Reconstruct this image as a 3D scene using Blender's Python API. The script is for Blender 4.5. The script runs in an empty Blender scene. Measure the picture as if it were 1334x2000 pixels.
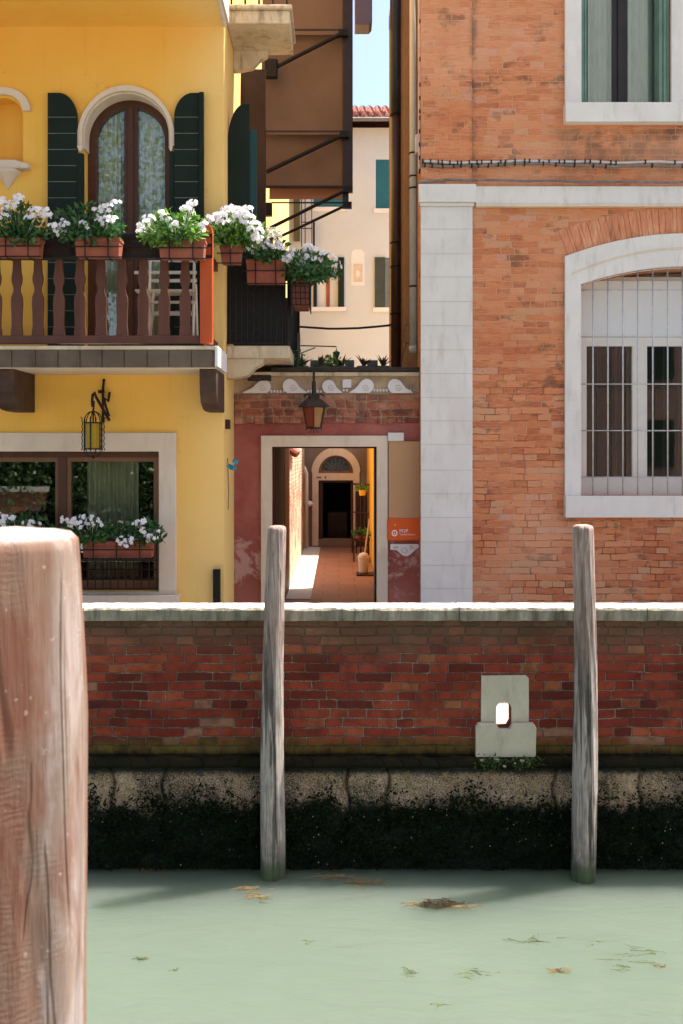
import bpy, math, random
from mathutils import Vector, Matrix, noise
from mathutils.geometry import tessellate_polygon
PI = math.pi
random.seed(7)
sc = bpy.context.scene
C = sc.collection

# ---------------------------------------------------------------- camera
EYE = 3.0; F = 1900.0; CX = 660.0; CY = 890.0
cam_d = bpy.data.cameras.new('camera'); cam = bpy.data.objects.new('camera', cam_d); C.objects.link(cam)
cam.location = (0, 0, EYE); cam.rotation_euler = (PI/2, 0, 0)
cam_d.sensor_fit = 'VERTICAL'; cam_d.sensor_height = 36; cam_d.sensor_width = 24
cam_d.lens = 36*F/2000
cam_d.shift_y = -(1000-CY)/2000; cam_d.shift_x = (667-CX)/2000
cam_d.clip_start = 0.05; cam_d.clip_end = 500
cam_d.dof.use_dof = True; cam_d.dof.focus_distance = 8.6; cam_d.dof.aperture_fstop = 5.6
sc.camera = cam

# ---------------------------------------------------------------- sky and sun
SUN_EL = math.radians(64)
sdir = Vector((0.937*math.cos(SUN_EL), 0.35*math.cos(SUN_EL), math.sin(SUN_EL))).normalized()   # towards the sun
w = bpy.data.worlds.new('World'); sc.world = w; w.use_nodes = True
nt = w.node_tree; bg = nt.nodes['Background']
sky = nt.nodes.new('ShaderNodeTexSky'); sky.sky_type = 'NISHITA'; sky.sun_disc = False
sky.sun_elevation = SUN_EL; sky.sun_rotation = math.atan2(sdir.x, sdir.y)
sky.air_density = 1.0; sky.dust_density = 3.0; sky.ozone_density = .8
nt.links.new(sky.outputs[0], bg.inputs[0]); bg.inputs[1].default_value = 0.105
sl = bpy.data.lights.new('sun', 'SUN'); sl.energy = 5.0; sl.angle = math.radians(0.6); sl.color = (1.0, .94, .86)
so = bpy.data.objects.new('sun', sl); C.objects.link(so)
so.rotation_euler = sdir.to_track_quat('Z', 'Y').to_euler(); so.location = (20, 5, 30)
sc.view_settings.view_transform = 'Standard'; sc.view_settings.look = 'None'
sc.view_settings.exposure = 1.60; sc.view_settings.gamma = 1
sc.render.engine = 'CYCLES'
sc.cycles.max_bounces = 8; sc.cycles.diffuse_bounces = 5; sc.cycles.transparent_max_bounces = 12
sc.cycles.use_denoising = True

# ---------------------------------------------------------------- helpers
def X(px, D): return (px-CX)*D/F
def Z(py, D): return EYE+(CY-py)*D/F

def wloc(o):
    v = Vector((0, 0, 0))
    while o is not None:
        v += o.location; o = o.parent
    return v

def tag(o, label=None, cat=None, group=None, kind=None):
    if label: o['label'] = label
    if cat: o['category'] = cat
    if group: o['group'] = group
    if kind: o['kind'] = kind
    return o

def empty(name, loc, label, cat, group=None):
    o = bpy.data.objects.new(name, None); C.objects.link(o); o.location = loc; o.empty_display_size = .1
    return tag(o, label, cat, group)

def rv(rnd): return Vector((rnd.gauss(0,1), rnd.gauss(0,1), rnd.gauss(0,1))).normalized()

class MB:
    def __init__(s): s.v = []; s.f = []
    def add(s, vs, fs):
        n = len(s.v); s.v += [Vector(a) for a in vs]; s.f += [tuple(i+n for i in q) for q in fs]; return s
    def box(s, x0, x1, y0, y1, z0, z1):
        if x0 > x1: x0, x1 = x1, x0
        if y0 > y1: y0, y1 = y1, y0
        if z0 > z1: z0, z1 = z1, z0
        return s.add([(x0,y0,z0),(x1,y0,z0),(x1,y1,z0),(x0,y1,z0),(x0,y0,z1),(x1,y0,z1),(x1,y1,z1),(x0,y1,z1)],
              [(0,3,2,1),(4,5,6,7),(0,1,5,4),(1,2,6,5),(2,3,7,6),(3,0,4,7)])
    def pbox(s, px0, px1, py0, py1, D, t):      # box given by its front face in photo pixels on the plane y = D
        return s.box(X(px0,D), X(px1,D), D, D+t, Z(py1,D), Z(py0,D))
    def prism(s, outer, y0, y1, holes=()):      # xz polygon (with holes) extruded along y
        loops = [list(outer)]+[list(h) for h in holes]
        def area(l): return sum(l[i][0]*l[(i+1)%len(l)][1]-l[(i+1)%len(l)][0]*l[i][1] for i in range(len(l)))
        if area(loops[0]) < 0: loops[0].reverse()
        for k in range(1, len(loops)):
            if area(loops[k]) > 0: loops[k].reverse()
        tris = tessellate_polygon([[Vector((a, b, 0)) for a, b in l] for l in loops])
        flat = [p for l in loops for p in l]; n = len(flat)
        vs = [(a, y0, b) for a, b in flat]+[(a, y1, b) for a, b in flat]
        fs = []
        want = sum(area(l) for l in loops)/2
        got = sum(abs((flat[t[1]][0]-flat[t[0]][0])*(flat[t[2]][1]-flat[t[0]][1])-(flat[t[2]][0]-flat[t[0]][0])*(flat[t[1]][1]-flat[t[0]][1])) for t in tris)/2
        if abs(want-got) > .02*abs(want)+1e-5 and not getattr(s, 'retry', 0):   # the triangulation filled a hole: nudge the points and try again
            for k in range(1, 30):
                rn = random.Random(k); j_ = [[(a+rn.uniform(-3e-4,3e-4), b+rn.uniform(-3e-4,3e-4)) for a, b in l] for l in loops]
                t2 = tessellate_polygon([[Vector((a, b, 0)) for a, b in l] for l in j_]); f2 = [p for l in j_ for p in l]
                g2 = sum(abs((f2[t[1]][0]-f2[t[0]][0])*(f2[t[2]][1]-f2[t[0]][1])-(f2[t[2]][0]-f2[t[0]][0])*(f2[t[1]][1]-f2[t[0]][1])) for t in t2)/2
                if abs(want-g2) < .02*abs(want)+1e-4: tris = t2; break
            else: print('PRISM', want, got, len(loops), outer[:3])
        for t in tris:
            a, b, c = t
            A = (flat[b][0]-flat[a][0])*(flat[c][1]-flat[a][1])-(flat[c][0]-flat[a][0])*(flat[b][1]-flat[a][1])
            if A < 0: a, b, c = a, c, b
            fs.append((a, b, c)); fs.append((a+n, c+n, b+n))
        o = 0
        for l in loops:
            m = len(l)
            for i in range(m):
                j = (i+1) % m; fs.append((o+j, o+i, o+i+n, o+j+n))
            o += m
        return s.add(vs, fs)
    def tube(s, pts, r, n=8, r2=None):
        pts = [Vector(p) for p in pts]; m = len(pts)
        if m < 2: return s
        rings = []; up = None
        for i, p in enumerate(pts):
            d = (pts[min(i+1, m-1)]-pts[max(i-1, 0)])
            if d.length < 1e-9: d = Vector((0,0,1))
            d.normalize()
            if up is None: up = Vector((0,0,1)) if abs(d.z) < .9 else Vector((1,0,0))
            a = d.cross(up)
            if a.length < 1e-4: a = d.cross(Vector((0,1,0)))
            a.normalize(); b = a.cross(d).normalized(); up = b
            rr = r if r2 is None else r+(r2-r)*i/(m-1)
            rings.append([p+(a*math.cos(2*PI*k/n)+b*math.sin(2*PI*k/n))*rr for k in range(n)])
        vs = [v for ring in rings for v in ring]; fs = []
        for i in range(m-1):
            for k in range(n):
                fs.append((i*n+k, i*n+(k+1)%n, (i+1)*n+(k+1)%n, (i+1)*n+k))
        fs.append(tuple(range(n))[::-1]); fs.append(tuple((m-1)*n+k for k in range(n)))
        return s.add(vs, fs)
    def lathe(s, prof, c, n=20, caps=True):     # prof: list of (r, z)
        vs = []; fs = []; m = len(prof)
        for r, z in prof:
            for k in range(n): vs.append((c[0]+r*math.cos(2*PI*k/n), c[1]+r*math.sin(2*PI*k/n), c[2]+z))
        for i in range(m-1):
            for k in range(n): fs.append((i*n+k, i*n+(k+1)%n, (i+1)*n+(k+1)%n, (i+1)*n+k))
        if caps: fs.append(tuple(range(n))[::-1]); fs.append(tuple((m-1)*n+k for k in range(n)))
        return s.add(vs, fs)
    def build(s, name, m, parent=None, loc=None, smooth=False, bevel=0, wob=0, wscale=3):
        if loc is None: loc = Vector((0,0,0))
        base = wloc(parent)+Vector(loc)
        if wob:
            for i, v in enumerate(s.v):
                s.v[i] = v+noise.noise_vector(v*wscale)*wob
        me = bpy.data.meshes.new(name); me.from_pydata([v-base for v in s.v], [], s.f); me.update()
        me.materials.append(m)
        if smooth: me.shade_smooth()
        o = bpy.data.objects.new(name, me); C.objects.link(o); o.location = loc
        if parent is not None: o.parent = parent
        if bevel:
            b = o.modifiers.new('bevel', 'BEVEL'); b.width = bevel; b.segments = 2; b.limit_method = 'ANGLE'; b.angle_limit = math.radians(40)
        return o

def arc(cx, cz, rx, rz, a0, a1, n=24):
    return [(cx+rx*math.cos(math.radians(a0+(a1-a0)*i/n)), cz+rz*math.sin(math.radians(a0+(a1-a0)*i/n))) for i in range(n+1)]

# ---------------------------------------------------------------- materials
class NT:
    def __init__(s, name):
        s.m = bpy.data.materials.new(name); s.m.use_nodes = True; s.t = s.m.node_tree
        s.b = s.t.nodes['Principled BSDF']; s.out = s.t.nodes['Material Output']
    def n(s, typ, **kw):
        nd = s.t.nodes.new('ShaderNode'+typ)
        for k, v in kw.items(): setattr(nd, k, v)
        return nd
    def l(s, a, b): s.t.links.new(a, b)
    def set(s, sock, v):
        if hasattr(v, 'default_value') or hasattr(v, 'is_linked'): s.l(v, sock)
        else: sock.default_value = v
    def math(s, op, a, b=0.0, c=0.0, clamp=False):
        nd = s.n('Math', operation=op); nd.use_clamp = clamp
        for i, v in enumerate((a, b, c)):
            s.set(nd.inputs[i], v)
        return nd.outputs[0]
    def pos(s): return s.n('NewGeometry').outputs['Position']
    def objc(s): return s.n('TexCoord').outputs['Object']
    def map(s, vec, scale=(1,1,1), loc=(0,0,0), rot=(0,0,0)):
        nd = s.n('Mapping'); s.l(vec, nd.inputs[0]); nd.inputs[1].default_value = loc; nd.inputs[2].default_value = rot; nd.inputs[3].default_value = scale
        return nd.outputs[0]
    def noise(s, vec, scale=5, detail=4, rough=.55, dist=0):
        nd = s.n('TexNoise'); s.l(vec, nd.inputs['Vector']); nd.inputs['Scale'].default_value = scale
        nd.inputs['Detail'].default_value = detail; nd.inputs['Roughness'].default_value = rough; nd.inputs['Distortion'].default_value = dist
        return nd.outputs[0]
    def ramp(s, fac, stops, interp='LINEAR'):
        nd = s.n('ValToRGB'); cr = nd.color_ramp; cr.interpolation = interp
        while len(cr.elements) < len(stops): cr.elements.new(.5)
        for e, (p, c) in zip(cr.elements, stops):
            e.position = p; e.color = (c[0], c[1], c[2], 1) if not isinstance(c, (int, float)) else (c, c, c, 1)
        s.set(nd.inputs[0], fac); return nd.outputs[0]
    def mix(s, fac, a, b, blend='MIX'):
        nd = s.n('Mix', data_type='RGBA', blend_type=blend)
        s.set(nd.inputs[0], fac)
        for i, v in ((6, a), (7, b)):
            if isinstance(v, tuple): v = (v[0], v[1], v[2], 1)
            s.set(nd.inputs[i], v)
        return nd.outputs[2]
    def bump(s, h, strength=.4, dist=.01):
        nd = s.n('Bump'); nd.inputs['Strength'].default_value = strength; nd.inputs['Distance'].default_value = dist
        s.set(nd.inputs['Height'], h); s.l(nd.outputs[0], s.b.inputs['Normal'])
    def col(s, c):
        if isinstance(c, tuple): c = (c[0], c[1], c[2], 1)
        s.set(s.b.inputs['Base Color'], c)
    def rough(s, r): s.set(s.b.inputs['Roughness'], r)
    def sep(s, vec):
        nd = s.n('SeparateXYZ'); s.l(vec, nd.inputs[0]); return nd.outputs

def mottled(name, c1, c2, scale=3, rough=.8, bump=.25, fine=60, bd=.004, spec=.3, metal=0, stretch=(1,1,1), c3=None, c3pos=.72, objspace=False):
    m = NT(name); p = m.objc() if objspace else m.pos(); p = m.map(p, stretch)
    a = m.noise(p, scale, 6, .6, .3); b = m.noise(p, fine, 4, .6)
    st = [(.32, c1), (.68, c2)]
    if c3: st.append((c3pos+.06, c3)); st[1] = (.62, c2)
    f = m.math('ADD', m.math('MULTIPLY', a, .8), m.math('MULTIPLY', b, .2))
    m.col(m.ramp(f, st)); m.rough(rough); m.b.inputs['Specular IOR Level'].default_value = spec; m.b.inputs['Metallic'].default_value = metal
    if bump: m.bump(m.math('ADD', m.math('MULTIPLY', a, .5), b), bump, bd)
    return m.m

def smooth01(m, v, lo, hi):
    nd = m.n('MapRange', interpolation_type='SMOOTHSTEP'); m.set(nd.inputs[0], v); nd.inputs[1].default_value = lo; nd.inputs[2].default_value = hi
    return nd.outputs[0]

def bricks(m, h=.067, wd=.27, mort=.010, jit=.010, split=.62):
    """returns mask(1=brick), random id value, second random, position"""
    p = m.pos(); x, y, z = m.sep(p)
    n1 = m.n('TexNoise'); m.l(p, n1.inputs[0]); n1.inputs[2].default_value = 2.3; n1.inputs[3].default_value = 2
    n2 = m.n('TexNoise'); m.l(p, n2.inputs[0]); n2.inputs[2].default_value = 17; n2.inputs[3].default_value = 3
    s1 = m.sep(n1.outputs[1]); s2 = m.sep(n2.outputs[1])
    def off(a, b): return m.math('ADD', m.math('MULTIPLY', m.math('SUBTRACT', a, .5), jit*3.4), m.math('MULTIPLY', m.math('SUBTRACT', b, .5), jit*1.5))
    u = m.math('ADD', m.math('ADD', x, y), off(s1[0], s2[0])); v = m.math('ADD', z, off(s1[1], s2[1]))
    vr = m.math('DIVIDE', v, h); row = m.math('FLOOR', vr); fv = m.math('FRACT', vr)
    def wn(a, b=0.0, c=0.0):
        cb = m.n('CombineXYZ'); m.set(cb.inputs[0], a); m.set(cb.inputs[1], b); m.set(cb.inputs[2], c)
        w_ = m.n('TexWhiteNoise', noise_dimensions='3D'); m.l(cb.outputs[0], w_.inputs[0]); return w_.outputs[0]
    ur = m.math('ADD', m.math('DIVIDE', u, wd), m.math('ADD', m.math('MULTIPLY', row, .5), m.math('MULTIPLY', wn(row, 3.7), .35)))
    colm = m.math('FLOOR', ur); fu = m.math('FRACT', ur)
    sp = m.math('GREATER_THAN', wn(colm, row, 5.3), split)
    k = m.math('ADD', 1.0, sp); fu2 = m.math('MULTIPLY', fu, k); sub = m.math('FLOOR', fu2); fu = m.math('FRACT', fu2)
    idr = wn(m.math('ADD', m.math('MULTIPLY', colm, 2.0), sub), row, 1.1); idr2 = wn(m.math('ADD', m.math('MULTIPLY', colm, 2.0), sub), row, 8.4)
    du = m.math('MULTIPLY', m.math('MINIMUM', fu, m.math('SUBTRACT', 1.0, fu)), m.math('DIVIDE', wd, k))
    dv = m.math('MULTIPLY', m.math('MINIMUM', fv, m.math('SUBTRACT', 1.0, fv)), h)
    d = m.math('SMOOTH_MIN', du, dv, .012)
    wob = m.noise(p, 45, 3)
    d = m.math('ADD', d, m.math('MULTIPLY', m.math('SUBTRACT', wob, .5), .008))
    mask = smooth01(m, d, mort*.5-.003, mort*.5+.004)
    return mask, idr, idr2, p, (x, y, z)

def mat_brick_warm():
    m = NT('orange_brick'); mask, r1, r2, p, (x, y, z) = bricks(m, .067, .27, .007, .008, .6)
    big = m.noise(p, .9, 5, .6, .4); fine = m.noise(p, 55, 5, .65); strk = m.noise(m.map(p, (3, 3, 26)), 3, 5, .6)
    bc = m.ramp(r1, [(0, (.38,.10,.045)), (.25, (.52,.155,.065)), (.55, (.60,.205,.085)), (.8, (.64,.27,.13)), (1, (.52,.29,.16))])
    bc = m.mix(m.math('MULTIPLY', m.math('GREATER_THAN', r2, .965), .8), bc, (.58,.33,.25))
    bc = m.mix(m.math('MULTIPLY', smooth01(m, strk, .40, .70), .5), bc, (.66,.29,.14))
    mc = m.ramp(fine, [(.3, (.42,.20,.11)), (.65, (.70,.42,.26))])
    gap = m.math('MULTIPLY', smooth01(m, m.noise(p, 4.5, 4, .6), .44, .56), smooth01(m, z, 4.6, 3.6))
    mc = m.mix(m.math('MULTIPLY', gap, .9), mc, (.12,.045,.025))
    # wash of pointing that hides the joints in patches, strongest in the upper half
    wash = smooth01(m, m.math('ADD', big, m.math('MULTIPLY', m.math('SUBTRACT', z, 3.6), .05)), .42, .66)
    col = m.mix(mask, mc, bc)
    col = m.mix(m.math('MULTIPLY', wash, .55), col, m.ramp(strk, [(.32, (.50,.17,.07)), (.5, (.60,.23,.10)), (.66, (.66,.31,.16))]))
    # dark soot patches on single bricks
    soot = m.noise(m.map(p, (2.2, 2.2, 3.2)), 1.4, 4, .65)
    dk = m.math('MULTIPLY', smooth01(m, soot, .545, .66), m.math('MULTIPLY', m.math('GREATER_THAN', r2, .35), mask))
    col = m.mix(m.math('MULTIPLY', dk, .72), col, (.13,.07,.045))
    # darker patchy band below the upper sill
    sill = m.math('MULTIPLY', smooth01(m, z, 5.72, 5.95), m.math('MULTIPLY', smooth01(m, m.math('SUBTRACT', 6.34, z), 0, .1), smooth01(m, x, 2.05, 2.35)))
    col = m.mix(m.math('MULTIPLY', m.math('MULTIPLY', sill, smooth01(m, m.noise(p, 5, 4), .35, .6)), m.math('ADD', .25, m.math('MULTIPLY', mask, .4))), col, (.11,.075,.055))
    col = m.mix(m.math('MULTIPLY', m.math('SUBTRACT', fine, .35), .5), col, (.36,.12,.05))
    pits = smooth01(m, m.noise(p, 24, 2, .5), .70, .75)
    col = m.mix(m.math('MULTIPLY', pits, .55), col, (.10,.05,.03))
    lg = m.noise(m.map(p, (1,1,1.3), (7,0,1)), .75, 4, .55)
    col = m.mix(m.math('MULTIPLY', smooth01(m, lg, .45, .7), .35), col, (.72,.40,.24))
    col = m.mix(m.math('MULTIPLY', smooth01(m, lg, .46, .30), .30), col, (.46,.12,.05))
    # edge shadow and grime painted dark where the upper pilaster steps back
    edge = m.math('MULTIPLY', smooth01(m, m.math('ABSOLUTE', m.math('SUBTRACT', x, 1.362)), .07, .0), m.math('MULTIPLY', smooth01(m, z, 5.7, 5.9), smooth01(m, m.noise(p, 6, 4, .7), .40, .62)))
    col = m.mix(m.math('MULTIPLY', edge, .6), col, (.13,.07,.05))
    m.col(col); m.rough(.88); m.b.inputs['Specular IOR Level'].default_value = .2
    m.bump(m.math('ADD', m.math('MULTIPLY', mask, m.math('SUBTRACT', 1.0, m.math('MULTIPLY', wash, .6))), m.math('ADD', m.math('MULTIPLY', fine, .5), m.math('MULTIPLY', strk, .4))), .75, .008)
    return m.m

def mat_brick_canal():
    m = NT('canal_brick'); mask, r1, r2, p, (x, y, z) = bricks(m, .0672, .262, .007, .010, .55)
    big = m.noise(p, 1.3, 5, .6, .3); fine = m.noise(p, 60, 5, .65); med = m.noise(p, 9, 4, .6)
    bc = m.ramp(r1, [(0, (.11,.022,.015)), (.15, (.19,.031,.019)), (.45, (.26,.042,.023)), (.75, (.31,.058,.029)), (.92, (.35,.080,.036)), (1, (.33,.13,.055))])
    bc = m.mix(m.math('MULTIPLY', m.math('GREATER_THAN', r2, .97), .6), bc, (.34,.20,.13))
    bc = m.mix(smooth01(m, med, .40, .70), bc, m.mix(.55, bc, (.07,.020,.014)))
    mc = m.ramp(fine, [(.3, (.18,.14,.10)), (.6, (.38,.33,.24)), (.75, (.52,.47,.37))])
    thin = smooth01(m, m.noise(p, 3.1, 3), .34, .56)
    mc = m.mix(m.math('MULTIPLY', thin, .6), mc, (.09,.032,.02))
    col = m.mix(mask, mc, bc)
    # dull lime bloom, brown-grey near the top, green near the foot
    topz = m.math('MULTIPLY', smooth01(m, m.math('ADD', z, m.math('MULTIPLY', big, .55)), 1.72, 2.02), .75)
    col = m.mix(topz, col, (.135,.092,.058))
    bloom = smooth01(m, m.noise(m.map(p, (1,1,2)), 3.3, 5, .7), .60, .74)
    col = m.mix(m.math('MULTIPLY', bloom, .40), col, (.40,.24,.19))
    moss = smooth01(m, m.math('ADD', z, m.math('MULTIPLY', m.math('SUBTRACT', big, .5), .22)), .97, .86)
    col = m.mix(m.math('MULTIPLY', moss, .85), col, m.ramp(med, [(.35, (.035,.035,.010)), (.6, (.12,.085,.018))]))
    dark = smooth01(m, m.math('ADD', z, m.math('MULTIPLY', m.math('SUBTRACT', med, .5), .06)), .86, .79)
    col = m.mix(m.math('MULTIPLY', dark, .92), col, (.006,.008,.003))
    patch = smooth01(m, m.noise(m.map(p, (1,1,1.6), (3,0,5)), 1.7, 5, .6), .44, .62)
    col = m.mix(m.math('MULTIPLY', patch, .35), col, m.mix(1.0, col, (.45,.36,.34), 'MULTIPLY'))
    m.col(col); m.rough(.85); m.b.inputs['Specular IOR Level'].default_value = .12
    m.bump(m.math('ADD', mask, m.math('ADD', m.math('MULTIPLY', fine, .5), m.math('MULTIPLY', med, .5))), 1.0, .014)
    return m.m

def mat_brick_old():
    m = NT('old_red_brick'); mask, r1, r2, p, (x, y, z) = bricks(m, .085, .22, .014, .014, .5)
    fine = m.noise(p, 50, 5, .65); med = m.noise(p, 6, 4, .6)
    bc = m.ramp(r1, [(0, (.20,.05,.03)), (.5, (.36,.10,.055)), (1, (.46,.17,.09))])
    mc = m.ramp(med, [(.35, (.24,.13,.07)), (.65, (.52,.33,.20))])
    col = m.mix(mask, mc, bc)
    col = m.mix(m.math('MULTIPLY', smooth01(m, med, .46, .64), .75), col, (.10,.055,.035))
    col = m.mix(m.math('MULTIPLY', smooth01(m, m.noise(m.map(p,(1,1,1.8),(5,0,0)), 3.6, 5, .7), .5, .66), .5), col, (.50,.30,.18))
    col = m.mix(m.math('MULTIPLY', smooth01(m, m.math('ADD', z, m.math('MULTIPLY', fine, .2)), 3.62, 3.86), .8), col, (.30,.20,.12))
    m.col(col); m.rough(.9); m.bump(m.math('ADD', mask, m.math('ADD', med, fine)), .8, .012)
    return m.m

def mat_yellow():
    m = NT('yellow_plaster'); p = m.pos(); a = m.noise(p, .8, 5, .55, .3); b = m.noise(p, 40, 4, .6); c = m.noise(m.map(p, (1,1,.25)), 3.5, 5, .6)
    x, y, z = m.sep(p)
    col = m.ramp(a, [(.35, (.80,.42,.065)), (.65, (.84,.48,.095))])
    col = m.mix(m.math('MULTIPLY', smooth01(m, c, .5, .75), .25), col, (.84,.52,.14))
    # paler towards the corner and foot: the facade's light falloff put into the colour
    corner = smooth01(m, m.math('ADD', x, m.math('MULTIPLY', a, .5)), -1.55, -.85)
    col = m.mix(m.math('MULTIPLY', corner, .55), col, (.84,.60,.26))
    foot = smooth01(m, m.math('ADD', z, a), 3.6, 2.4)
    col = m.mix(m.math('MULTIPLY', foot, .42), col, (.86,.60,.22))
    st = smooth01(m, m.noise(p, 14, 5, .7), .70, .76)
    col = m.mix(m.math('MULTIPLY', m.math('MULTIPLY', st, foot), .4), col, (.5,.33,.18))
    dr = m.math('MULTIPLY', smooth01(m, m.noise(m.map(p, (7,7,.35)), 1.6, 5, .65), .54, .72), .16)
    col = m.mix(dr, col, (.42,.26,.11))
    hc = m.math('MULTIPLY', smooth01(m, m.math('ABSOLUTE', m.math('SUBTRACT', m.noise(m.map(p, (1,1,1)), 1.7, 6, .65, .5), .5)), .0035, .0005), smooth01(m, m.noise(m.map(p, (1,1,1), (3,0,8)), 1.1, 3), .52, .6))
    col = m.mix(m.math('MULTIPLY', hc, .45), col, (.34,.19,.07))
    m.col(col); m.rough(.9); m.b.inputs['Specular IOR Level'].default_value = .15
    m.bump(m.math('ADD', m.math('MULTIPLY', a, .6), b), .30, .006)
    return m.m

def mat_pink():
    m = NT('rose_plaster'); p = m.pos(); a = m.noise(p, 1.7, 6, .62, .4); b = m.noise(p, 45, 4, .6)
    x, y, z = m.sep(p)
    col = m.ramp(a, [(.32, (.23,.060,.045)), (.5, (.34,.105,.080)), (.68, (.42,.155,.12))])
    peel = smooth01(m, m.math('ADD', m.noise(p, 4.2, 7, .7, .6), m.math('MULTIPLY', smooth01(m, m.math('ABSOLUTE', m.math('SUBTRACT', z, 1.95)), .42, .0), .13)), .575, .66)
    low = smooth01(m, z, 2.35, 2.15)
    col = m.mix(m.math('MULTIPLY', m.math('MULTIPLY', peel, low), .75), col, (.52,.33,.27))
    low2 = smooth01(m, m.math('ADD', z, m.math('MULTIPLY', a, .6)), 2.1, 1.7)
    col = m.mix(m.math('MULTIPLY', low2, .4), col, (.45,.20,.14))
    m.col(col); m.rough(.9); m.b.inputs['Specular IOR Level'].default_value = .15
    m.bump(m.math('ADD', m.math('ADD', m.math('MULTIPLY', a, .8), b), m.math('MULTIPLY', m.math('MULTIPLY', peel, low), -1)), .35, .006)
    return m.m

def mat_stone(name, c1, c2, stain, amount=.3, bump=.2):
    m = NT(name); p = m.pos(); a = m.noise(p, 2.2, 6, .6, .5); b = m.noise(p, 55, 4, .6); c = m.noise(m.map(p, (3,3,.7)), 3, 6, .7)
    col = m.ramp(a, [(.35, c1), (.65, c2)])
    col = m.mix(m.math('MULTIPLY', smooth01(m, c, .50, .72), amount), col, stain)
    pit = smooth01(m, m.noise(p, 33, 3, .6), .68, .74)
    col = m.mix(m.math('MULTIPLY', pit, .35), col, stain)
    m.col(col); m.rough(.72); m.b.inputs['Specular IOR Level'].default_value = .3
    m.bump(m.math('ADD', m.math('MULTIPLY', a, .8), b), bump, .004)
    return m.m

def mat_coping():
    m = NT('coping_stone'); p = m.pos(); x, y, z = m.sep(p)
    a = m.noise(m.map(p, (5,5,1.2)), 2.2, 6, .65, .3); b = m.noise(p, 26, 5, .7); n3 = m.noise(p, 9, 5, .7)
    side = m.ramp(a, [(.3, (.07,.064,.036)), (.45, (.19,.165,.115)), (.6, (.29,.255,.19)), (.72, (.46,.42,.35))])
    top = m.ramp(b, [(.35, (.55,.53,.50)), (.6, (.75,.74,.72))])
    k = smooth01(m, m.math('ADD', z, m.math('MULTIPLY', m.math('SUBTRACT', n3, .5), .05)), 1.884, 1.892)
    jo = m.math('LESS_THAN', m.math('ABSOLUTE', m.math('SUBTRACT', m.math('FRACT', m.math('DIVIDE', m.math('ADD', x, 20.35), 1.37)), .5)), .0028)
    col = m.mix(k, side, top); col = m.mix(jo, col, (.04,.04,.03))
    m.col(col); m.rough(.85); m.bump(m.math('SUBTRACT', m.math('ADD', a, b), jo), .7, .01)
    return m.m

def mat_footing():
    m = NT('tidal_stone'); p = m.pos(); x, y, z = m.sep(p)
    a = m.noise(p, 2.6, 5, .6, .5); f = m.noise(p, 105, 5, .8); g = m.noise(p, 26, 4, .7)
    spk = smooth01(m, m.math('ADD', m.math('MULTIPLY', f, .7), m.math('MULTIPLY', a, .3)), .46, .53)
    dry = m.mix(spk, (.05,.035,.02), m.ramp(g, [(.35, (.46,.30,.17)), (.65, (.66,.47,.30))]))
    wet_shade = m.ramp(g, [(.4, (.002,.003,.0015)), (.62, (.010,.015,.005)), (.78, (.05,.045,.02))])
    k = smooth01(m, m.math('ADD', m.math('ADD', z, m.math('MULTIPLY', m.math('SUBTRACT', a, .5), .26)), m.math('MULTIPLY', m.math('SUBTRACT', g, .5), .20)), .40, .52)
    topd = smooth01(m, m.math('ADD', z, m.math('MULTIPLY', m.math('SUBTRACT', g, .5), .08)), .71, .66)  # top rim goes dark too: the ledge's shadow put into the colour
    col = m.mix(m.math('MULTIPLY', k, topd), wet_shade, dry)
    m.col(col); m.rough(.75); m.bump(m.math('ADD', f, g), 1.0, .015)
    return m.m

def mat_water():
    m = NT('canal_water'); p = m.pos()
    a = m.noise(p, .5, 3, .5); n1 = m.noise(m.map(p, (1, 2.2, 1)), 3.0, 3, .5, .4); n2 = m.noise(m.map(p, (1, 2.4, 1)), 17, 2, .5)
    m.col(m.ramp(a, [(.3, (.102,.130,.099)), (.7, (.114,.143,.110))])); m.rough(.05)
    m.b.inputs['Subsurface Weight'].default_value = 1; m.b.inputs['Subsurface Radius'].default_value = (.45,.5,.4); m.b.inputs['Subsurface Scale'].default_value = 7.0
    m.b.inputs['IOR'].default_value = 1.42; m.b.inputs['Specular IOR Level'].default_value = .5
    m.bump(m.math('ADD', n1, m.math('MULTIPLY', n2, .14)), .5, .02)
    return m.m

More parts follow.
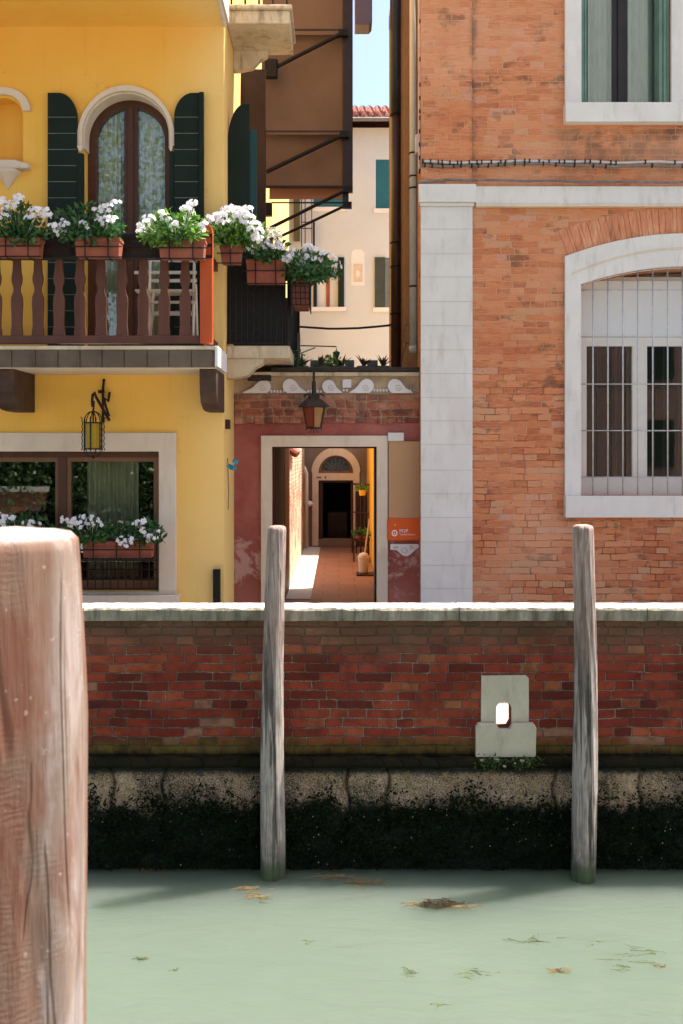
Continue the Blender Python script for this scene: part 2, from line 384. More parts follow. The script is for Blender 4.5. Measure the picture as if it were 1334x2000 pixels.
def mat_wood_pole(name, c1, c2, c3, fine=1.0, tide=False, saw=False):
    m = NT(name); p = m.objc(); q = m.pos(); x, y, z = m.sep(q)
    g = m.noise(m.map(p, (26*fine, 26*fine, 1.5*fine)), 1.6, 7, .68, 1.1); a = m.noise(m.map(p, (1,1,.5)), 3.5, 6, .65, .4); f = m.noise(m.map(p, (1,1,.14)), 120, 3, .6)
    cr = smooth01(m, m.noise(m.map(p, (13*fine, 13*fine, .55)), 1.3, 3, .5, .9), .565, .60)
    col = m.ramp(g, [(.30, c1), (.5, c2), (.70, c3)])
    col = m.mix(m.math('MULTIPLY', smooth01(m, a, .42, .66), .6), col, c3)
    col = m.mix(m.math('MULTIPLY', cr, .35 if saw else .7), col, tuple(k*.22 for k in c1))
    h = m.math('ADD', m.math('ADD', g, m.math('MULTIPLY', f, .25)), m.math('MULTIPLY', cr, -1.4))
    if saw:
        wv = m.n('TexWave', wave_type='BANDS', bands_direction='Z'); m.l(m.map(p, (.7,.7,1)), wv.inputs[0]); wv.inputs['Scale'].default_value = 22; wv.inputs['Distortion'].default_value = 7; wv.inputs['Detail'].default_value = 4; wv.inputs['Detail Scale'].default_value = 2.2
        h = m.math('ADD', h, m.math('MULTIPLY', wv.outputs[1], m.math('MULTIPLY', smooth01(m, a, .45, .62), .10)))
        # bleached top and wear
        col = m.mix(m.math('MULTIPLY', smooth01(m, m.math('ADD', z, m.math('MULTIPLY', m.math('SUBTRACT', a, .5), .03)), 2.815, 2.83), .8), col, (.42,.41,.40))
        ox, oy, oz = m.sep(p)
        # bleached sapwood; the sunlit side's paleness is also put into this facet's colour
        fac = smooth01(m, m.math('ADD', m.math('ADD', ox, m.math('MULTIPLY', oy, -.2)), m.math('MULTIPLY', m.math('SUBTRACT', a, .5), .10)), .150, .168)
        col = m.mix(m.math('MULTIPLY', fac, .8), col, m.ramp(g, [(.35, (.24,.195,.17)), (.65, (.31,.27,.25))]))
        gy = smooth01(m, m.noise(m.map(p, (1,1,.55), (9,2,2)), 5.5, 7, .7, .8), .45, .58)
        col = m.mix(m.math('MULTIPLY', gy, .7), col, (.175,.118,.085))
        rd = smooth01(m, m.noise(m.map(p, (1,1,.4), (2,7,2)), 6, 5, .6, .5), .52, .64)
        col = m.mix(m.math('MULTIPLY', rd, .6), col, (.135,.045,.026))
        ck = smooth01(m, m.math('ABSOLUTE', m.math('SUBTRACT', m.noise(m.map(p, (1,1,.045), (3,3,0)), 16, 4, .6, .3), .5)), .012, .002)
        ck = m.math('MULTIPLY', ck, smooth01(m, m.noise(m.map(p, (1,1,.5), (1,9,4)), 5, 3), .52, .62))
        col = m.mix(m.math('MULTIPLY', ck, .35), col, (.07,.035,.022)); h = m.math('SUBTRACT', h, m.math('MULTIPLY', ck, .25))
        wh = smooth01(m, m.noise(m.map(p, (1,1,.35), (4,1,2)), 7, 6, .7, .6), .52, .70)
        col = m.mix(m.math('MULTIPLY', wh, .25), col, (.32,.24,.20))
        sp = smooth01(m, m.noise(p, 60, 2, .5), .70, .74); col = m.mix(m.math('MULTIPLY', sp, .5), col, (.42,.34,.28))
    if tide:
        rb = m.math('MULTIPLY', smooth01(m, m.math('ADD', z, m.math('MULTIPLY', m.math('SUBTRACT', a, .5), .8)), 1.35, 1.75), .6)
        col = m.mix(rb, col, m.ramp(g, [(.34, (.11,.065,.048)), (.5, (.30,.205,.165)), (.66, (.42,.33,.29))]))
        k = smooth01(m, m.math('ADD', z, m.math('MULTIPLY', m.math('SUBTRACT', a, .5), .5)), .30, .10)
        col = m.mix(m.math('MULTIPLY', k, .85), col, (.035,.042,.024))
        k2 = m.math('MULTIPLY', smooth01(m, z, .16, .05), smooth01(m, a, .45, .6))
        col = m.mix(m.math('MULTIPLY', k2, .8), col, (.08,.12,.05))
    m.col(col); m.rough(.85); m.b.inputs['Specular IOR Level'].default_value = .2
    m.bump(h, .8, .006)
    return m.m

def mat_glass():
    m = NT('window_glass'); t = m.t; t.nodes.remove(m.b)
    tr = m.n('BsdfTransparent'); gl = m.n('BsdfGlossy'); gl.inputs['Roughness'].default_value = .015; fr = m.n('Fresnel'); fr.inputs[0].default_value = 1.62
    tr.inputs[0].default_value = (.93,.96,.94,1)
    bp = m.n('Bump'); bp.inputs['Strength'].default_value = .02; bp.inputs['Distance'].default_value = .01
    m.l(m.noise(m.pos(), 3.5, 2), bp.inputs['Height']); m.l(bp.outputs[0], gl.inputs['Normal'])
    mx = m.n('MixShader'); k = m.math('MINIMUM', m.math('MULTIPLY', fr.outputs[0], 1.9), .95)
    m.l(k, mx.inputs[0]); m.l(tr.outputs[0], mx.inputs[1]); m.l(gl.outputs[0], mx.inputs[2]); m.l(mx.outputs[0], m.out.inputs[0])
    return m.m

def mat_cloth(name, col, trans=.5, shade=None):
    m = NT(name); t = m.t; t.nodes.remove(m.b)
    d = m.n('BsdfDiffuse'); tl = m.n('BsdfTranslucent'); p = m.pos()
    c = m.ramp(m.noise(m.map(p, (1,1,.2)), 30, 3), [(.35, tuple(k*.85 for k in col)), (.65, col)])
    m.l(c, d.inputs[0]); m.l(c, tl.inputs[0])
    mx = m.n('MixShader'); mx.inputs[0].default_value = trans
    m.l(d.outputs[0], mx.inputs[1]); m.l(tl.outputs[0], mx.inputs[2]); m.l(mx.outputs[0], m.out.inputs[0])
    return m.m

def mat_leaf(name, c1, c2, trans=.35):
    m = NT(name); t = m.t; t.nodes.remove(m.b)
    c = m.ramp(m.noise(m.pos(), 22, 2), [(.35, c1), (.65, c2)])
    d = m.n('BsdfDiffuse'); tl = m.n('BsdfTranslucent'); gl = m.n('BsdfGlossy'); gl.inputs['Roughness'].default_value = .45
    m.l(c, d.inputs[0]); m.l(c, tl.inputs[0])
    mx = m.n('MixShader'); mx.inputs[0].default_value = trans; m.l(d.outputs[0], mx.inputs[1]); m.l(tl.outputs[0], mx.inputs[2])
    m2 = m.n('MixShader'); m2.inputs[0].default_value = .05; m.l(mx.outputs[0], m2.inputs[1]); m.l(gl.outputs[0], m2.inputs[2])
    m.l(m2.outputs[0], m.out.inputs[0]); return m.m

M = {}
M['yellow'] = mat_yellow(); M['brickR'] = mat_brick_warm(); M['brickC'] = mat_brick_canal(); M['brickO'] = mat_brick_old(); M['pink'] = mat_pink()
M['marble'] = mat_stone('white_stone', (.64,.60,.55), (.71,.67,.62), (.42,.37,.31), .42, .25)
M['stoneL'] = mat_stone('cream_stone', (.62,.50,.38), (.70,.58,.45), (.45,.33,.22), .4, .15)
M['stoneO'] = mat_stone('weathered_stone', (.44,.34,.22), (.66,.54,.38), (.16,.11,.055), .7, .8)
M['stoneP'] = mat_stone('drain_stone', (.48,.42,.31), (.60,.53,.40), (.26,.20,.12), .45, .25)
M['slabface'] = mat_stone('grey_slab_cladding', (.095,.062,.040), (.15,.105,.072), (.035,.025,.016), .6, .4)
M['coping'] = mat_coping(); M['footing'] = mat_footing(); M['water'] = mat_water(); M['glass'] = mat_glass()
M['poleA'] = mat_wood_pole('bleached_pole_wood', (.060,.046,.038), (.26,.21,.175), (.54,.465,.41), 1, True)
M['poleB'] = mat_wood_pole('red_brown_post_wood', (.145,.068,.045), (.17,.082,.055), (.20,.108,.078), .45, False, True)
M['shutter'] = mottled('dark_green_paint', (.005,.012,.007), (.009,.018,.011), 3, .6, .1, spec=.2)
M['teal'] = mottled('teal_paint', (.008,.040,.040), (.012,.055,.052), 3, .5, .1)
M['tealfar'] = mottled('blue_green_shutter', (.015,.10,.13), (.02,.13,.16), 3, .6, .1)
M['sage'] = mottled('sage_green_paint', (.09,.17,.13), (.16,.25,.19), 5, .6, .2, c3=(.05,.09,.07))
M['frame'] = mottled('brown_window_frame', (.065,.024,.012), (.10,.038,.018), 6, .4, .1, stretch=(1,1,.2))
M['framel'] = mottled('light_brown_window_frame', (.16,.075,.035), (.22,.105,.05), 6, .45, .1, stretch=(1,1,.2))
M['framed'] = mottled('dark_bronze_frame', (.022,.015,.014), (.035,.024,.021), 6, .4, .05)
M['framew'] = mottled('cream_window_frame', (.62,.58,.52), (.68,.64,.58), 4, .5, .1)
M['whitep'] = mottled('white_panel', (.62,.61,.59), (.68,.67,.65), 1.5, .7, .05)
M['balwood'] = mottled('brown_balustrade_wood', (.075,.026,.016), (.13,.046,.027), 5, .55, .2, stretch=(1,1,.15))
M['redwood'] = mottled('orange_red_post_wood', (.38,.058,.013), (.46,.085,.019), 5, .5, .15, stretch=(1,1,.15))
M['iron'] = mottled('black_iron', (.008,.007,.007), (.020,.017,.015), 30, .5, .3, metal=.3)
M['rustiron'] = mottled('dark_rusty_iron', (.012,.010,.009), (.05,.03,.02), 30, .6, .3)
M['steel'] = mottled('galvanised_steel', (.42,.41,.40), (.62,.61,.59), 20, .4, .1, metal=.5)
M['terra'] = mottled('terracotta', (.22,.060,.036), (.32,.095,.055), 6, .8, .25, c3=(.36,.17,.12))
M['brownst'] = mottled('dark_brown_bracket', (.035,.018,.012), (.085,.045,.028), 7, .7, .5)
M['awn'] = mottled('brown_canvas', (.155,.098,.072), (.21,.138,.102), 1.2, .95, .15, stretch=(1,1,1))
M['awn2'] = mottled('light_brown_canvas', (.33,.15,.08), (.38,.18,.10), 1.2, .95, .15)
M['awnpost'] = mottled('dark_awning_metal', (.020,.013,.011), (.045,.028,.020), 8, .35, .1)
M['doorbrown'] = mottled('dark_brown_door', (.022,.011,.008), (.045,.020,.012), 5, .5, .1)
M['cream'] = mottled('pale_cream_plaster', (.50,.505,.50), (.56,.56,.55), .9, .9, .15, c3=(.60,.60,.60))
M['greyplaster'] = mottled('grey_brown_plaster', (.17,.125,.10), (.25,.19,.155), 1.5, .9, .3)
M['ochre'] = mottled('sunny_yellow_plaster', (.74,.40,.04), (.80,.46,.07), 1.2, .9, .1)
M['white'] = mottled('white_paint', (.74,.73,.72), (.80,.79,.78), 5, .6, .1)
M['plaque'] = mottled('pale_plaque_plaster', (.66,.61,.58), (.72,.68,.66), 3, .9, .1)
M['tan'] = mottled('tan_sign_board', (.44,.25,.125), (.50,.29,.15), .8, .6, .03)
M['orange'] = mottled('orange_sign_panel', (.62,.085,.008), (.68,.11,.012), 1, .45, .02)
M['petal'] = mat_leaf('white_petal', (.86,.82,.82), (.94,.92,.92), .35)
M['petalc'] = mat_leaf('pink_flower_heart', (.60,.22,.30), (.75,.42,.46), .2)
M['leaf'] = mat_leaf('dark_leaf', (.020,.075,.018), (.055,.16,.030), .35)
M['leafy'] = mat_leaf('bright_leaf', (.10,.24,.03), (.20,.36,.05), .4)
M['leafk'] = mat_leaf('succulent_leaf', (.05,.035,.025), (.10,.06,.035), .1)
M['treeleaf'] = mat_leaf('tree_leaf', (.030,.075,.018), (.09,.17,.04), .35)
M['bark'] = mottled('bark', (.07,.05,.035), (.14,.10,.07), 10, .9, .6)
M['chair'] = mottled('pale_chair_wood', (.50,.42,.33), (.64,.58,.50), 6, .6, .1)
M['curt'] = mat_cloth('sheer_curtain', (.93,.92,.72), .08)
M['curtg'] = mat_cloth('pale_green_curtain', (.72,.80,.72), .15)
M['curtd'] = mat_cloth('beige_curtain', (.66,.64,.44), .15)
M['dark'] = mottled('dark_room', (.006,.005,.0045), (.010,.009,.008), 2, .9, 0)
M['pave'] = mottled('pavement_stone', (.34,.32,.29), (.44,.42,.38), 2, .85, .3)
M['cable'] = mottled('grey_cable', (.10,.085,.075), (.24,.21,.19), 14, .6, .2)
M['cablew'] = mottled('pale_cable', (.45,.42,.38), (.60,.56,.52), 14, .6, .1)
M['pipe'] = mottled('cream_downpipe', (.50,.45,.37), (.62,.56,.47), 3, .45, .1)
M['piped'] = mottled('dark_brown_pipe', (.055,.032,.024), (.10,.055,.038), 3, .3, .1)
M['amber'] = mottled('amber_glass', (.36,.22,.02), (.44,.28,.03), 5, .25, .1)
M['amberb'] = mottled('dull_amber_glass', (.28,.12,.035), (.36,.165,.05), 5, .25, .1)
M['redg'] = mottled('red_glass', (.16,.022,.012), (.24,.035,.018), 5, .2, .1)
M['teld'] = mottled('pale_blue_flower', (.02,.20,.32), (.05,.34,.45), 20, .6, .1)
M['weed'] = mat_leaf('brown_weed', (.085,.058,.010), (.19,.115,.025), .1)
M['weedg'] = mat_leaf('green_weed', (.045,.065,.012), (.10,.12,.025), .1)
M['algae'] = mottled('dark_algae', (.002,.004,.0015), (.012,.022,.006), 14, .9, 0, spec=.08)
M['shell'] = mottled('pale_shell', (.45,.38,.30), (.62,.55,.46), 30, .6, .1)
M['mortarstone'] = mottled('worn_masonry', (.30,.20,.12), (.50,.36,.23), 6, .9, .6, c3=(.16,.10,.06))
M['green'] = mottled('green_metal', (.02,.10,.05), (.03,.15,.08), 8, .4, .1)
M['gpot'] = mottled('grey_green_pot', (.10,.12,.09), (.17,.18,.14), 8, .8, .2)
M['bluegl'] = mottled('dark_blue_glass', (.02,.05,.10), (.06,.10,.16), 30, .15, .1)

def mat_tiles():
    m = NT('terracotta_paving'); p = m.pos()
    b = m.n('TexBrick'); b.offset = .5; m.l(m.map(p, (1,1,1), (.24,.1,0)), b.inputs[0])
    b.inputs['Scale'].default_value = 1; b.inputs['Brick Width'].default_value = .52; b.inputs['Row Height'].default_value = .40; b.inputs['Mortar Size'].default_value = .006
    b.inputs['Color1'].default_value = (.27,.115,.07,1); b.inputs['Color2'].default_value = (.36,.175,.11,1); b.inputs['Mortar'].default_value = (.10,.05,.035,1)
    n = m.noise(m.map(p, (1,3,1)), 4, 6, .65)
    m.col(m.mix(m.math('MULTIPLY', n, .5), b.outputs[0], (.34,.20,.14))); m.rough(.7); m.bump(m.math('ADD', n, m.math('MULTIPLY', b.outputs[1], -2)), .4, .005)
    return m.m
M['tiles'] = mat_tiles()

# ---------------------------------------------------------------- ground and water (structure)
g = MB().box(-60, 60, -80, 120, -3.2, -3.0).build('ground', M['pave']); tag(g, kind='structure')
wt = MB().box(-30, 30, .81, 7.2, -2.9, 0)
tag(wt.build('canal_water', M['water']), kind='structure')
PZ = .93
pv = MB().box(-30, 30, 7.37, 10.0, -3, PZ)
tag(pv.build('pavement', M['pave']), kind='structure')
ss = MB().box(-.765, -.40, 14.2, 22.38, .905, .909)  # pale strip whitens the sun patch: sunlight put into the floor colour
tag(ss.build('sun_patch_strip', mottled('pale_sun_patch', (.52,.50,.47), (.62,.60,.57), 3, .8, .2)), kind='structure')
og = MB().box(-30, 30, 10.003, 60, -3, .895)
tag(og.build('rear_ground', M['pave']), kind='structure')
yd = MB().box(-1.0, .84, 10.004, 22.39, -2.9, .9)
tag(yd.build('courtyard_floor', M['tiles']), kind='structure')
oq = MB().box(-40, 40, -60, .8, -3, 1.3)
tag(oq.build('near_quay', M['pave']), kind='structure')

# ---------------------------------------------------------------- canal wall
DW = 7.10
hx0, hx1 = X(970,DW), X(1000,DW); hz0, hz1 = Z(1424,DW), Z(1371,DW); hcx = (hx0+hx1)/2; hr = (hx1-hx0)/2
hole = [(hx0, hz0+.035), (hx0+.02, hz0), (hx1-.02, hz0), (hx1, hz0+.035)] + arc(hcx, hz1-hr, hr, hr, 0, 180, 10)
cw = empty('canal_wall', (0, 7.3, -1), 'red brick canal embankment wall with a stone coping and weedy foot', 'canal wall')
MB().prism([(-14,.80),(14,.80),(14,1.792),(-14,1.792)], 7.13, 7.25, [hole]).build('wall_face', M['brickC'], cw)
# ledge course
mb = MB(); n = 280; prev = None; vs = []; fs = []
prof = [(7.45,.80), (7.08,.797), (7.055,.775), (7.058,.742), (7.09,.72), (7.45,.70)]
for i in range(n+1):
    x = -6+12*i/n
    for (yy, zz) in prof: 
        nv = noise.noise_vector(Vector((x*6, yy*9, zz*9)))
        vs.append((x, yy+nv.y*.014, zz+nv.z*.010))
for i in range(n):
    for k in range(len(prof)-1): a = i*len(prof)+k; fs.append((a, a+1, a+1+len(prof), a+len(prof)))
MB().add(vs, fs).build('mossy_ledge', M['brickC'], cw, smooth=True)
# coping
vs = []; fs = []; n = 420
prof = [(7.33,1.790), (7.12,1.790), (7.092,1.797), (7.088,1.872), (7.102,1.893), (7.16,1.896), (7.32,1.892)]
for i in range(n+1):
    x = -6+12*i/n
    for j, (yy, zz) in enumerate(prof):
        nv = noise.noise_vector(Vector((x*9, yy*11, zz*14)))+noise.noise_vector(Vector((x*25, yy*21, zz*24)))*.5
        amp = .012 if 1 < j < 5 else .004
        vs.append((x, yy+nv.y*amp, zz+nv.z*amp*.6))
for i in range(n):
    for k in range(len(prof)-1): a = i*len(prof)+k; fs.append((a, a+1, a+1+len(prof), a+len(prof)))
MB().add(vs, fs).build('coping', M['coping'], cw, smooth=False)
# footing with joints, displaced
vs = []; fs = []; nx = 700; nz = 60
joints = [X(p, DW) for p in (-40, 90, 220, 320, 680, 757, 1083, 1250, 1420)]
for j in range(nz+1):
    z = .735-(.735+.25)*j/nz
    for i in range(nx+1):
        x = -3.5+7.0*i/nx
        nv = noise.noise(Vector((x*5, z*7, 1)))*.030+noise.noise(Vector((x*17, z*17, 3)))*.018+noise.noise(Vector((x*50, z*50, 5)))*.010
        dj = min(abs(x-q+.015*math.sin(z*22+q*9)) for q in joints)
        cut = .07*max(0, 1-dj/.016) if z > .25 else 0; cut *= .6+.8*noise.noise(Vector((x*9, z*9, 2)))+.4
        slope = .05*max(0, (.6-z))
        vs.append((x, 7.085-nv-slope+cut, z))
for j in range(nz):
    for i in range(nx): a = j*(nx+1)+i; fs.append((a, a+nx+1, a+nx+2, a+1))
MB().add(vs, fs).build('footing', M['footing'], cw, smooth=True)
MB().box(-14, -3.5, 7.10, 7.45, -2.9, .70).box(3.5, 14, 7.10, 7.45, -2.9, .70).box(-3.5, 3.5, 7.25, 7.44, -2.9, .699).build('foundation', M['footing'], cw)
# drain stones
def plate(px0, px1, py0, py1, y0, hole_=None):
    x0, x1, z0, z1 = X(px0,DW), X(px1,DW), Z(py1,DW), Z(py0,DW); c = .012
    out = [(x0+c, z0), (x1-c, z0), (x1, z0+c), (x1, z1-c), (x1-c, z1), (x0+c, z1), (x0, z1-c), (x0, z0+c)]
    return out
up = [(X(942,DW), Z(1412,DW)), (hx0, Z(1412,DW))] + [q for q in [(hx0, hz0+.035)] if False]
lo_top = Z(1412, DW)
# upper plate: arch-shaped slot open at its bottom edge
u_poly = [(X(940,DW), lo_top+.001), (hx0, lo_top+.001)] + list(reversed(arc(hcx, hz1-hr, hr, hr, 0, 180, 12))) + [(hx1, lo_top+.001), (X(1034,DW), lo_top+.001), (X(1034,DW), Z(1326,DW)), (X(1028,DW), Z(1320,DW)), (X(941,DW), Z(1321,DW))]
MB().prism(u_poly, 7.118, 7.14).build('drain_plate', M['stoneP'], cw, bevel=.003)
l_poly = [(X(929,DW), Z(1478,DW)), (X(1046,DW), Z(1478,DW)), (X(1047,DW), Z(1420,DW)), (X(1042,DW), lo_top-.001), (hx1, lo_top-.001), (hx1, hz0+.035), (hx1-.02, hz0), (hx0+.02, hz0), (hx0, hz0+.035), (hx0, lo_top-.001), (X(934,DW), lo_top-.001), (X(929,DW), Z(1420,DW))]
MB().prism(l_poly, 7.085, 7.14).build('drain_block', M['stoneP'], cw, bevel=.005)

mb = MB(); rnd = random.Random(12)
for k in range(16):
    x = X(934+7*k, DW); s_ = rnd.uniform(.012,.026); z = Z(rnd.uniform(1482,1494), DW)
    mb.lathe([(.001,-s_*.6),(s_*.8,-s_*.4),(s_,0),(s_*.7,s_*.5),(.001,s_*.6)], (x, 7.06+rnd.uniform(0,.02), z), 7)
mb.build('rubble', M['stoneP'], cw, wob=.008, wscale=30)
mb = MB()
for k in range(420):
    c = Vector((X(rnd.choice([rnd.gauss(960,16), rnd.gauss(1022,16)]), DW), 7.045+rnd.uniform(-.012,.02), Z(rnd.gauss(1486,6), DW))); a = rv(rnd)*rnd.uniform(.008,.018); b = a.cross(rv(rnd)).normalized()*.006
    mb.add([c-a, c+b, c+a, c-b], [(0,1,2,3)])
mb.build('moss_tuft', mottled('moss', (.03,.06,.012), (.07,.11,.025), 30, .9, 0), cw)
# algae / weed fringe (stuff)
mb = MB(); rnd = random.Random(3)
for i in range(17000):
    x = rnd.uniform(-2.6, 2.7); t = rnd.random()
    lim = .45+.20*noise.noise(Vector((x*2.6, 0, 7)))+.10*noise.noise(Vector((x*11, 0, 9)))
    z = .02+(lim-.02)*(1-(1-t)**1.3) if rnd.random() < .9 else lim+abs(rnd.gauss(0, .07))
    y = 7.06-.05*max(0, .6-z)-noise.noise(Vector((x*5, z*7, 1)))*.03-rnd.uniform(0, .025)
    s = rnd.uniform(.008, .020); c = Vector((x, y, z))
    a = Vector((rnd.uniform(-1,1), rnd.uniform(-.6,.2), rnd.uniform(-1,.5))).normalized()*s; b = a.cross(Vector((rnd.uniform(-1,1), rnd.uniform(-1,1), rnd.uniform(-1,1)))).normalized()*s*.5
    mb.add([c-a, c+b, c+a*1.2, c-b], [(0,1,2,3)])
tag(mb.build('algae', M['algae']), 'dark green algae hanging over the tidal foot of the canal wall', 'algae', kind='stuff')
mb = MB()
for i in range(190):
    x = rnd.uniform(-2.5, 2.6); z = rnd.choice([rnd.uniform(.05,.5), rnd.uniform(.3,.66)])
    y = 7.036-.05*max(0,.6-z)-noise.noise(Vector((x*5, z*7, 1)))*.03; s = rnd.uniform(.0015,.0042)
    mb.add([(x-s,y,z),(x,y-s,z-s),(x+s,y,z),(x,y-s*.5,z+s)], [(0,1,2),(0,2,3)])
tag(mb.build('barnacles', M['shell']), 'tiny pale barnacles and shells dotted over the dark algae', 'barnacles', kind='stuff')

# ---------------------------------------------------------------- mooring poles
def pole(px_c, base_py, top_py, r_b, r_t, mat_, name, label, facet=0, lean=0, seed=0, D=None, ztop=None, twist=.5, x0=None, nz=190, groove=1.0):
    D = D or EYE*F/(base_py-CY)
    x = X(px_c, D) if x0 is None else x0; zt = Z(top_py, D) if ztop is None else ztop
    zb = -1.2; n = 72; vs = []; fs = []; H = zt-zb
    for j in range(nz+1):
        t = j/nz; z = zb+H*t; r = r_b+(r_t-r_b)*max(0, (z/zt))**1.0 if z > 0 else r_b
        edge = max(0, 1-(zt-z)/.022); r *= 1-.10*edge**2.2
        for k in range(n):
            th = 2*PI*k/n; tt = th+twist*z+seed
            g_ = noise.noise(Vector((math.cos(tt)*2.0, math.sin(tt)*2.0, z*.55+seed)))
            g2 = noise.noise(Vector((math.cos(tt)*6.5, math.sin(tt)*6.5, z*1.2+seed*3)))
            g3 = noise.noise(Vector((math.cos(tt)*16, math.sin(tt)*16, z*4.0)))
            rr = r*(1+groove*(.10*g_+.060*g2+.018*g3))-groove*r*.20*max(0, 1-abs(((tt*1.0/PI+.05*math.sin(z*3)) % 1)-.5)/.05)*max(0, min(1, (zt-z-.5)*3))
            if facet:
                rr *= 1-.13*max(0, min(1, (z-(zt-.42))/.42))**1.2
                q = (math.degrees(th)+27+.8*math.sin(z*3)) % 60; rr *= (1-facet)+facet*math.cos(math.radians(30))/math.cos(math.radians(q-30))*1.05
            cx = lean*(z)+.012*math.sin(z*1.7+seed)
            vs.append((x+cx+rr*math.cos(th), D+rr*math.sin(th), z))
    for j in range(nz):
        for k in range(n): fs.append((j*n+k, j*n+(k+1)%n, (j+1)*n+(k+1)%n, (j+1)*n+k))
    # domed top
    cz = zt; base = len(vs)
    for q, (f_, dz) in enumerate(((.78,.006),(.45,.010),(.15,.011))):
        for k in range(n):
            a = vs[nz*n+k]; cx = x+lean*zt+.012*math.sin(zt*1.7+seed); hh = noise.noise(Vector((a[0]*30*f_, a[1]*30*f_, q)))*.003
            vs.append((cx+(a[0]-cx)*f_, D+(a[1]-D)*f_, cz+dz+hh))
    p0 = nz*n
    for q in range(3):
        p1 = base+q*n
        for k in range(n): fs.append((p0+k, p0+(k+1)%n, p1+(k+1)%n, p1+k))
        p0 = p1
    fs.append(tuple(p0+k for k in range(n)))
    mb = MB().add(vs, fs); o = mb.build(name, mat_, None, loc=(x, D, zb), smooth=True)
    return tag(o, label, 'mooring pole', 'wooden mooring poles in the canal')
pole(531, 1712, 1029, .089, .066, M['poleA'], 'mooring_pole', 'grey weathered mooring pole in front of the red doorway wall', lean=.0135, seed=2.45)
pole(1141, 1716, 1027, .090, .070, M['poleA'], 'mooring_pole', 'grey weathered mooring pole beside the stone drain, before the brick house', lean=-.0008, seed=5.75)
pole(0, 0, 0, .226, .190, M['poleB'], 'mooring_pole', 'thick red-brown mooring pole cut off by the left edge of the photo', lean=0.0, seed=2.2, D=2.1, ztop=2.832, x0=-.735, twist=.12, nz=260, groove=.16, facet=.75)

# ---------------------------------------------------------------- floating weed
def clump(px, py, wpx, hpx, n, label, mat_='weed', seed=0, L=.09, name='floating_weed'):
    D = EYE*F/(py-CY); x = X(px, D); rnd = random.Random(seed+11)
    wx = wpx*D/F/2; wy = max(.02, hpx*D*D/(F*EYE)/2); mb = MB()
    for i in range(n):
        a = rnd.gauss(0, .45); b = rnd.gauss(0, .45); c = Vector((x+a*wx, D+b*wy, .003+rnd.random()*.010)); th = rnd.gauss(0, .5)+(PI if rnd.random() < .5 else 0)
        l = L*rnd.uniform(.4, 1.2); pts = []; hh = c.copy()
        for k in range(5): pts.append(hh.copy()); hh = hh+Vector((math.cos(th), math.sin(th)*.8, rnd.uniform(-.1,.1)*.3))*l/4; th += rnd.gauss(0, .35); hh.z = max(.002, hh.z)
        mb.tube(pts, rnd.uniform(.002,.0045), 4, .001)
    o = mb.build(name, M[mat_], None, loc=(x, D, 0)); return tag(o, label, 'seaweed', 'weed floating on the canal')
clump(285, 1700, 85, 5, 26, 'brown weed strand floating close to the wall beside the thick post', 'weed', 1)
clump(482, 1737, 55, 10, 26, 'small brown weed tuft floating just left of the middle pole foot', 'weed', 2)
clump(500, 1754, 40, 14, 24, 'loose brown weed tuft floating below the middle pole foot', 'weed', 22)
clump(650, 1714, 80, 12, 50, 'brown weed clump floating right of the middle pole, left of the reddish one', 'weed', 3)
clump(712, 1725, 75, 10, 70, 'dense reddish brown weed clump floating right of the middle pole', 'weed', 4)
clump(855, 1769, 135, 18, 170, 'largest olive-brown weed mat floating in the middle of the canal', 'weed', 5)
clump(275, 1876, 44, 8, 16, 'two olive leaf pieces floating near the thick post', 'weedg', 6, .05)
clump(343, 1897, 14, 8, 6, 'tiny green weed bit floating right of the two olive leaves', 'weedg', 7, .03)
clump(600, 1842, 20, 8, 6, 'small star of green weed floating below the middle of the canal', 'weedg', 8, .04)
clump(795, 1902, 30, 14, 16, 'pale green star-shaped weed floating low in the canal', 'weedg', 9, .05)
clump(925, 1905, 70, 18, 18, 'loose pale weed threads floating right of the star-shaped weed', 'weedg', 10, .06)
clump(1040, 1838, 110, 26, 14, 'long green grass blades floating left of the right pole reflection', 'weedg', 11, .12)
clump(1090, 1898, 50, 8, 26, 'short orange-brown weed piece floating near the right pole reflection', 'weed', 12, .05)
clump(1245, 1862, 95, 40, 12, 'long thin green weed blades floating right of the right pole', 'weedg', 13, .14)
clump(1216, 1893, 28, 12, 14, 'small green weed tuft floating under the long blades at right', 'weedg', 14, .05)
clump(1289, 1889, 16, 5, 12, 'small orange leaf scrap floating at the far right', 'weed', 15, .03)
clump(850, 1963, 50, 6, 3, 'single brown weed thread floating lowest in the canal', 'weedg', 16, .09)
clump(1160, 1842, 30, 16, 4, 'short green blade floating across the right pole reflection', 'weedg', 17, .07)

# ---------------------------------------------------------------- glass and curtain helpers
def pane(x0, x1, z0, z1, y, parent, name='pane'):
    return MB().box(x0, x1, y, y+.006, z0, z1).build(name, M['glass'], parent)
def curtain(x0, x1, z0, z1, y, mat_, label, folds=9, amp=.02, group=None, seed=0):
    nx = 120; nz = 12; vs = []; fs = []; rnd = random.Random(seed); ph = rnd.random()*6
    for j in range(nz+1):
        for i in range(nx+1):
            u = i/nx; t = j/nz
            yy = y+amp*math.sin(u*folds*2*PI+ph+.8*math.sin(u*7+ph)+.25*t)*(.75+.25*t)
            vs.append((x0+(x1-x0)*u, yy, z1+(z0-z1)*t))
    for j in range(nz):
        for i in range(nx): a = j*(nx+1)+i; fs.append((a, a+nx+1, a+nx+2, a+1))
    o = MB().add(vs, fs).build('curtain', M[mat_], None, loc=((x0+x1)/2, y, z0), smooth=True)
    return tag(o, label, 'curtain', group)

